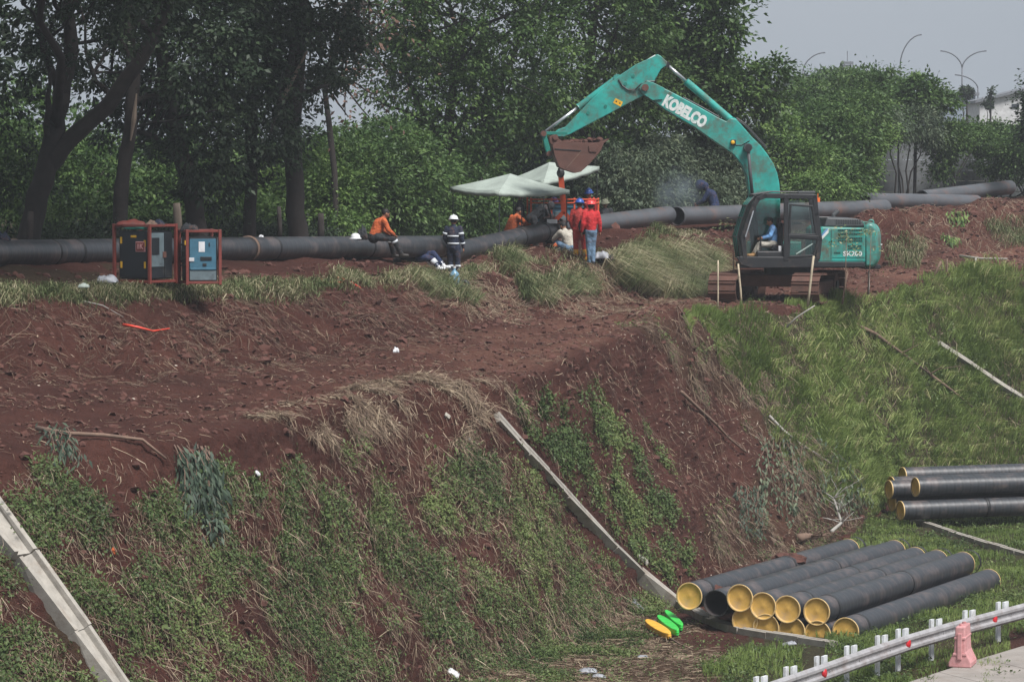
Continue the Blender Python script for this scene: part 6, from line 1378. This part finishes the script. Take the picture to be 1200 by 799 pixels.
cloth('rusty brown pile of rags beside the orange cloth', 663, 289, 103, .5, .3, .22, 'rust', 13, 'rag_pile', 'cloth')
hh_, _n = hit(745, 712); 
for (px, py, w, lab, m_, s_) in ((745, 713, .5, 'dirty white cloth lying on the slope foot below the drain', 'plastic_bag', 14), (689, 789, .35, 'torn clear plastic sheet at the bottom edge', 'plastic_bag', 15), (702, 795, .25, 'smaller plastic scrap next to the torn sheet', 'plastic_bag', 16), (753, 772, .2, 'small pale grey plastic scrap below the yellow float', 'plastic_bag', 17), (530, 790, .24, 'white plastic bag caught on the slope at the bottom edge', 'white', 18), (752, 657, .3, 'grey concrete fragment lying right of the long drain', 'concrete', 19), (523, 488, .12, 'small tan stone on the slope left of the drain top', 'khaki', 20), (300, 556, .1, 'tiny white scrap among the weeds', 'white', 21), (131, 646, .1, 'small orange brown leaf scrap in the weeds at the left', 'orange_cloth', 22), (548, 515, .12, 'pale broken stick end left of the long drain', 'pale_wood', 23), (925, 757, .3, 'grey stone lying in the grass in front of the pipe stack', 'plastic_bag', 24), (1130, 231, .01, '', '', 0)):
    if not lab: continue
    p, nn = hit(px, py); o = cloth(lab, px, py, p.y, w, w * .6, w * .16, m_, s_, 'debris', 'litter'); o.location = p + nn * .03; o.rotation_mode = 'QUATERNION'; o.rotation_quaternion = Vector((0, 0, 1)).rotation_difference(nn)
# resting helmet, bags and tools on the left string
def on(px, py, Y): return P(px, py, Y)
hw = on(416.5, 279.5, 91.6); h_ = MB().lathe([(.128, 0), (.126, .04), (.11, .09), (.07, .125), (.001, .14)], n=18, sy=1.15).build('hard_hat', M['hat_white'], smooth=True)
b2 = MB().lathe([(.124, 0), (.165, -.006), (.165, .003), (.126, .014)], n=18, sy=1.15).build('brim', M['hat_white'], h_, smooth=True); h_.location = hw; setp(h_, 'white hard hat resting on the pipe left of the seated man', 'helmet')
cloth('black backpack lying on the pipe behind the seated man', 425, 281, 92.0, .28, .3, .34, 'dark_cloth', 31, 'backpack', 'bag')
cloth('small white rag on the pipe right of the generators', 306, 278.5, 88.6, .13, .12, .06, 'white', 32, 'rag', 'cloth')
cloth('dark blue jacket lying on the pipe at the left edge', 2, 283, 76.7, .35, .3, .2, 'navy', 33, 'jacket', 'cloth')
wb0 = P(532.5, 336, 94.2); wbm = thing('water_bottle', 'large blue water bottle standing on the bank below the man in navy', 'bottle', wb0)
MB().lathe([(.001, 0), (.125, 0), (.135, .03), (.135, .10), (.125, .115), (.135, .13), (.135, .24), (.125, .255), (.135, .27), (.13, .34), (.05, .42), (.035, .44), (.035, .50)], n=20).build('bottle_body', M['blue_water'], wbm, smooth=True); MB().tube([(0, 0, .49), (0, 0, .53)], .042, 12).build('cap', M['white'], wbm)
tk = MB().lathe([(.05, .05), (.13, .0), (.15, -.05), (.1, -.09), (.05, -.05), (.05, .05)], n=18, rot=Matrix.Rotation(R(70), 3, 'X')).build('cable_coil', M['black'], smooth=True); tk.location = P(544, 333, 94.2); setp(tk, 'black coil lying right of the blue water bottle', 'coil')
# green and yellow floats
def capsule_plate(label, px, py, px2, py2, w, th, m, nm='plastic_float'):
    a, na = hit(px, py); b_, nb = hit(px2, py2); d = (b_ - a); L = d.length; d.normalize(); nn = (na + nb).normalized(); x = d.cross(nn).normalized(); nn = x.cross(d); rm2 = Matrix((x, d, nn)).transposed()
    ring = [(w / 2 * math.copysign(abs(math.cos(t_)) ** .85, math.cos(t_)), L / 2 * math.copysign(abs(math.sin(t_)) ** .85, math.sin(t_))) for t_ in [2 * PI * (k + .5) / 28 for k in range(28)]]
    root = thing(nm, label, 'float', (a + b_) / 2 + nn * (th * .5 + .06)); root.rotation_mode = 'QUATERNION'; root.rotation_quaternion = rm2.to_quaternion()
    MB().prism([(p[0], p[1]) for p in ring], -th / 2, th / 2, 'xy').build('shell', M[m], root, bevel=.03); MB().prism([(p[0] * 1.02, p[1] * 1.01) for p in ring], -.008, .008, 'xy').build('seam', M[m], root, bevel=.003)
    MB().tube([(0, L / 2 - .01, 0), (0, L / 2 + .06, 0)] if False else [(0, -L / 2 + .01, 0), (0, -L / 2 - .05, 0)], .03, 8).build('neck', M[m], root)
capsule_plate('upper bright green plastic canister at the foot of the slope', 780, 724, 798, 742, .20, .13, 'green_plastic'); capsule_plate('lower bright green plastic canister beside its twin', 772, 730, 794, 748, .22, .13, 'green_plastic'); capsule_plate('orange yellow plastic canister left of the green ones', 759, 735, 785, 752, .25, .13, 'yellow_plastic')
stick('reddish wooden stick lying right of the yellow canister', [(784, 751), (797, 759), (812, 765)], .025, 'wood', lift=.05)
stick('dead stump and roots at the top of the front pipe stack', [(938, 640), (945, 637), (955, 640)], .12, 'wood', name='stump', cat='stump', twigs=6, seed=8, lift=.1)
# smoke from the welding, and the air
def vol(name, label, cat, c, r_, dens, col, noisy=True):
    me_ = MB().sphere((0, 0, 0), 1, 20, 12).mesh(name); m_ = bpy.data.materials.new(name + '_air'); m_.use_nodes = True; t = m_.node_tree; t.nodes.clear(); o_ = t.nodes.new('ShaderNodeOutputMaterial'); pv = t.nodes.new('ShaderNodeVolumePrincipled')
    pv.inputs['Color'].default_value = (*col, 1); pv.inputs['Anisotropy'].default_value = .2; tc_ = t.nodes.new('ShaderNodeTexCoord')
    ln = t.nodes.new('ShaderNodeVectorMath'); ln.operation = 'LENGTH'; t.links.new(tc_.outputs['Object'], ln.inputs[0])
    mr = t.nodes.new('ShaderNodeMapRange'); mr.inputs[1].default_value = 1.0; mr.inputs[2].default_value = .2; mr.inputs[3].default_value = 0; mr.inputs[4].default_value = dens; t.links.new(ln.outputs['Value'], mr.inputs[0])
    n_ = nz(t, 1.8, 3); mu = t.nodes.new('ShaderNodeMath'); mu.operation = 'MULTIPLY'; r2 = t.nodes.new('ShaderNodeMapRange'); r2.inputs[1].default_value = .38; r2.inputs[2].default_value = .65; t.links.new(n_, r2.inputs[0])
    t.links.new(mr.outputs[0], mu.inputs[0]); t.links.new(r2.outputs[0], mu.inputs[1]); t.links.new(mu.outputs[0], pv.inputs['Density']); t.links.new(pv.outputs[0], o_.inputs['Volume'])
    o = link(name, me_, m_, smooth=True); o.location = c; o.scale = r_; return setp(o, label, cat, kind='stuff')
sm = vol('smoke', 'thin bluish welding smoke rising at the open pipe end', 'smoke', P(794, 226, 115.0), (.9, .5, 1.0), 1.5, (.6, .72, .85))
sm.rotation_euler = (0, R(25), 0)
hz = MB().box((0, 450, 25), (1100, 960, 54)); hm_ = bpy.data.materials.new('haze_air'); hm_.use_nodes = True; t = hm_.node_tree; t.nodes.clear(); o_ = t.nodes.new('ShaderNodeOutputMaterial'); pv = t.nodes.new('ShaderNodeVolumePrincipled')
pv.inputs['Color'].default_value = (.86, .91, .97, 1); pv.inputs['Density'].default_value = .0004; pv.inputs['Anisotropy'].default_value = 0; t.links.new(pv.outputs[0], o_.inputs['Volume'])
setp(hz.build('haze', hm_), 'thin pale haze in the air over the whole site', 'haze', kind='stuff')
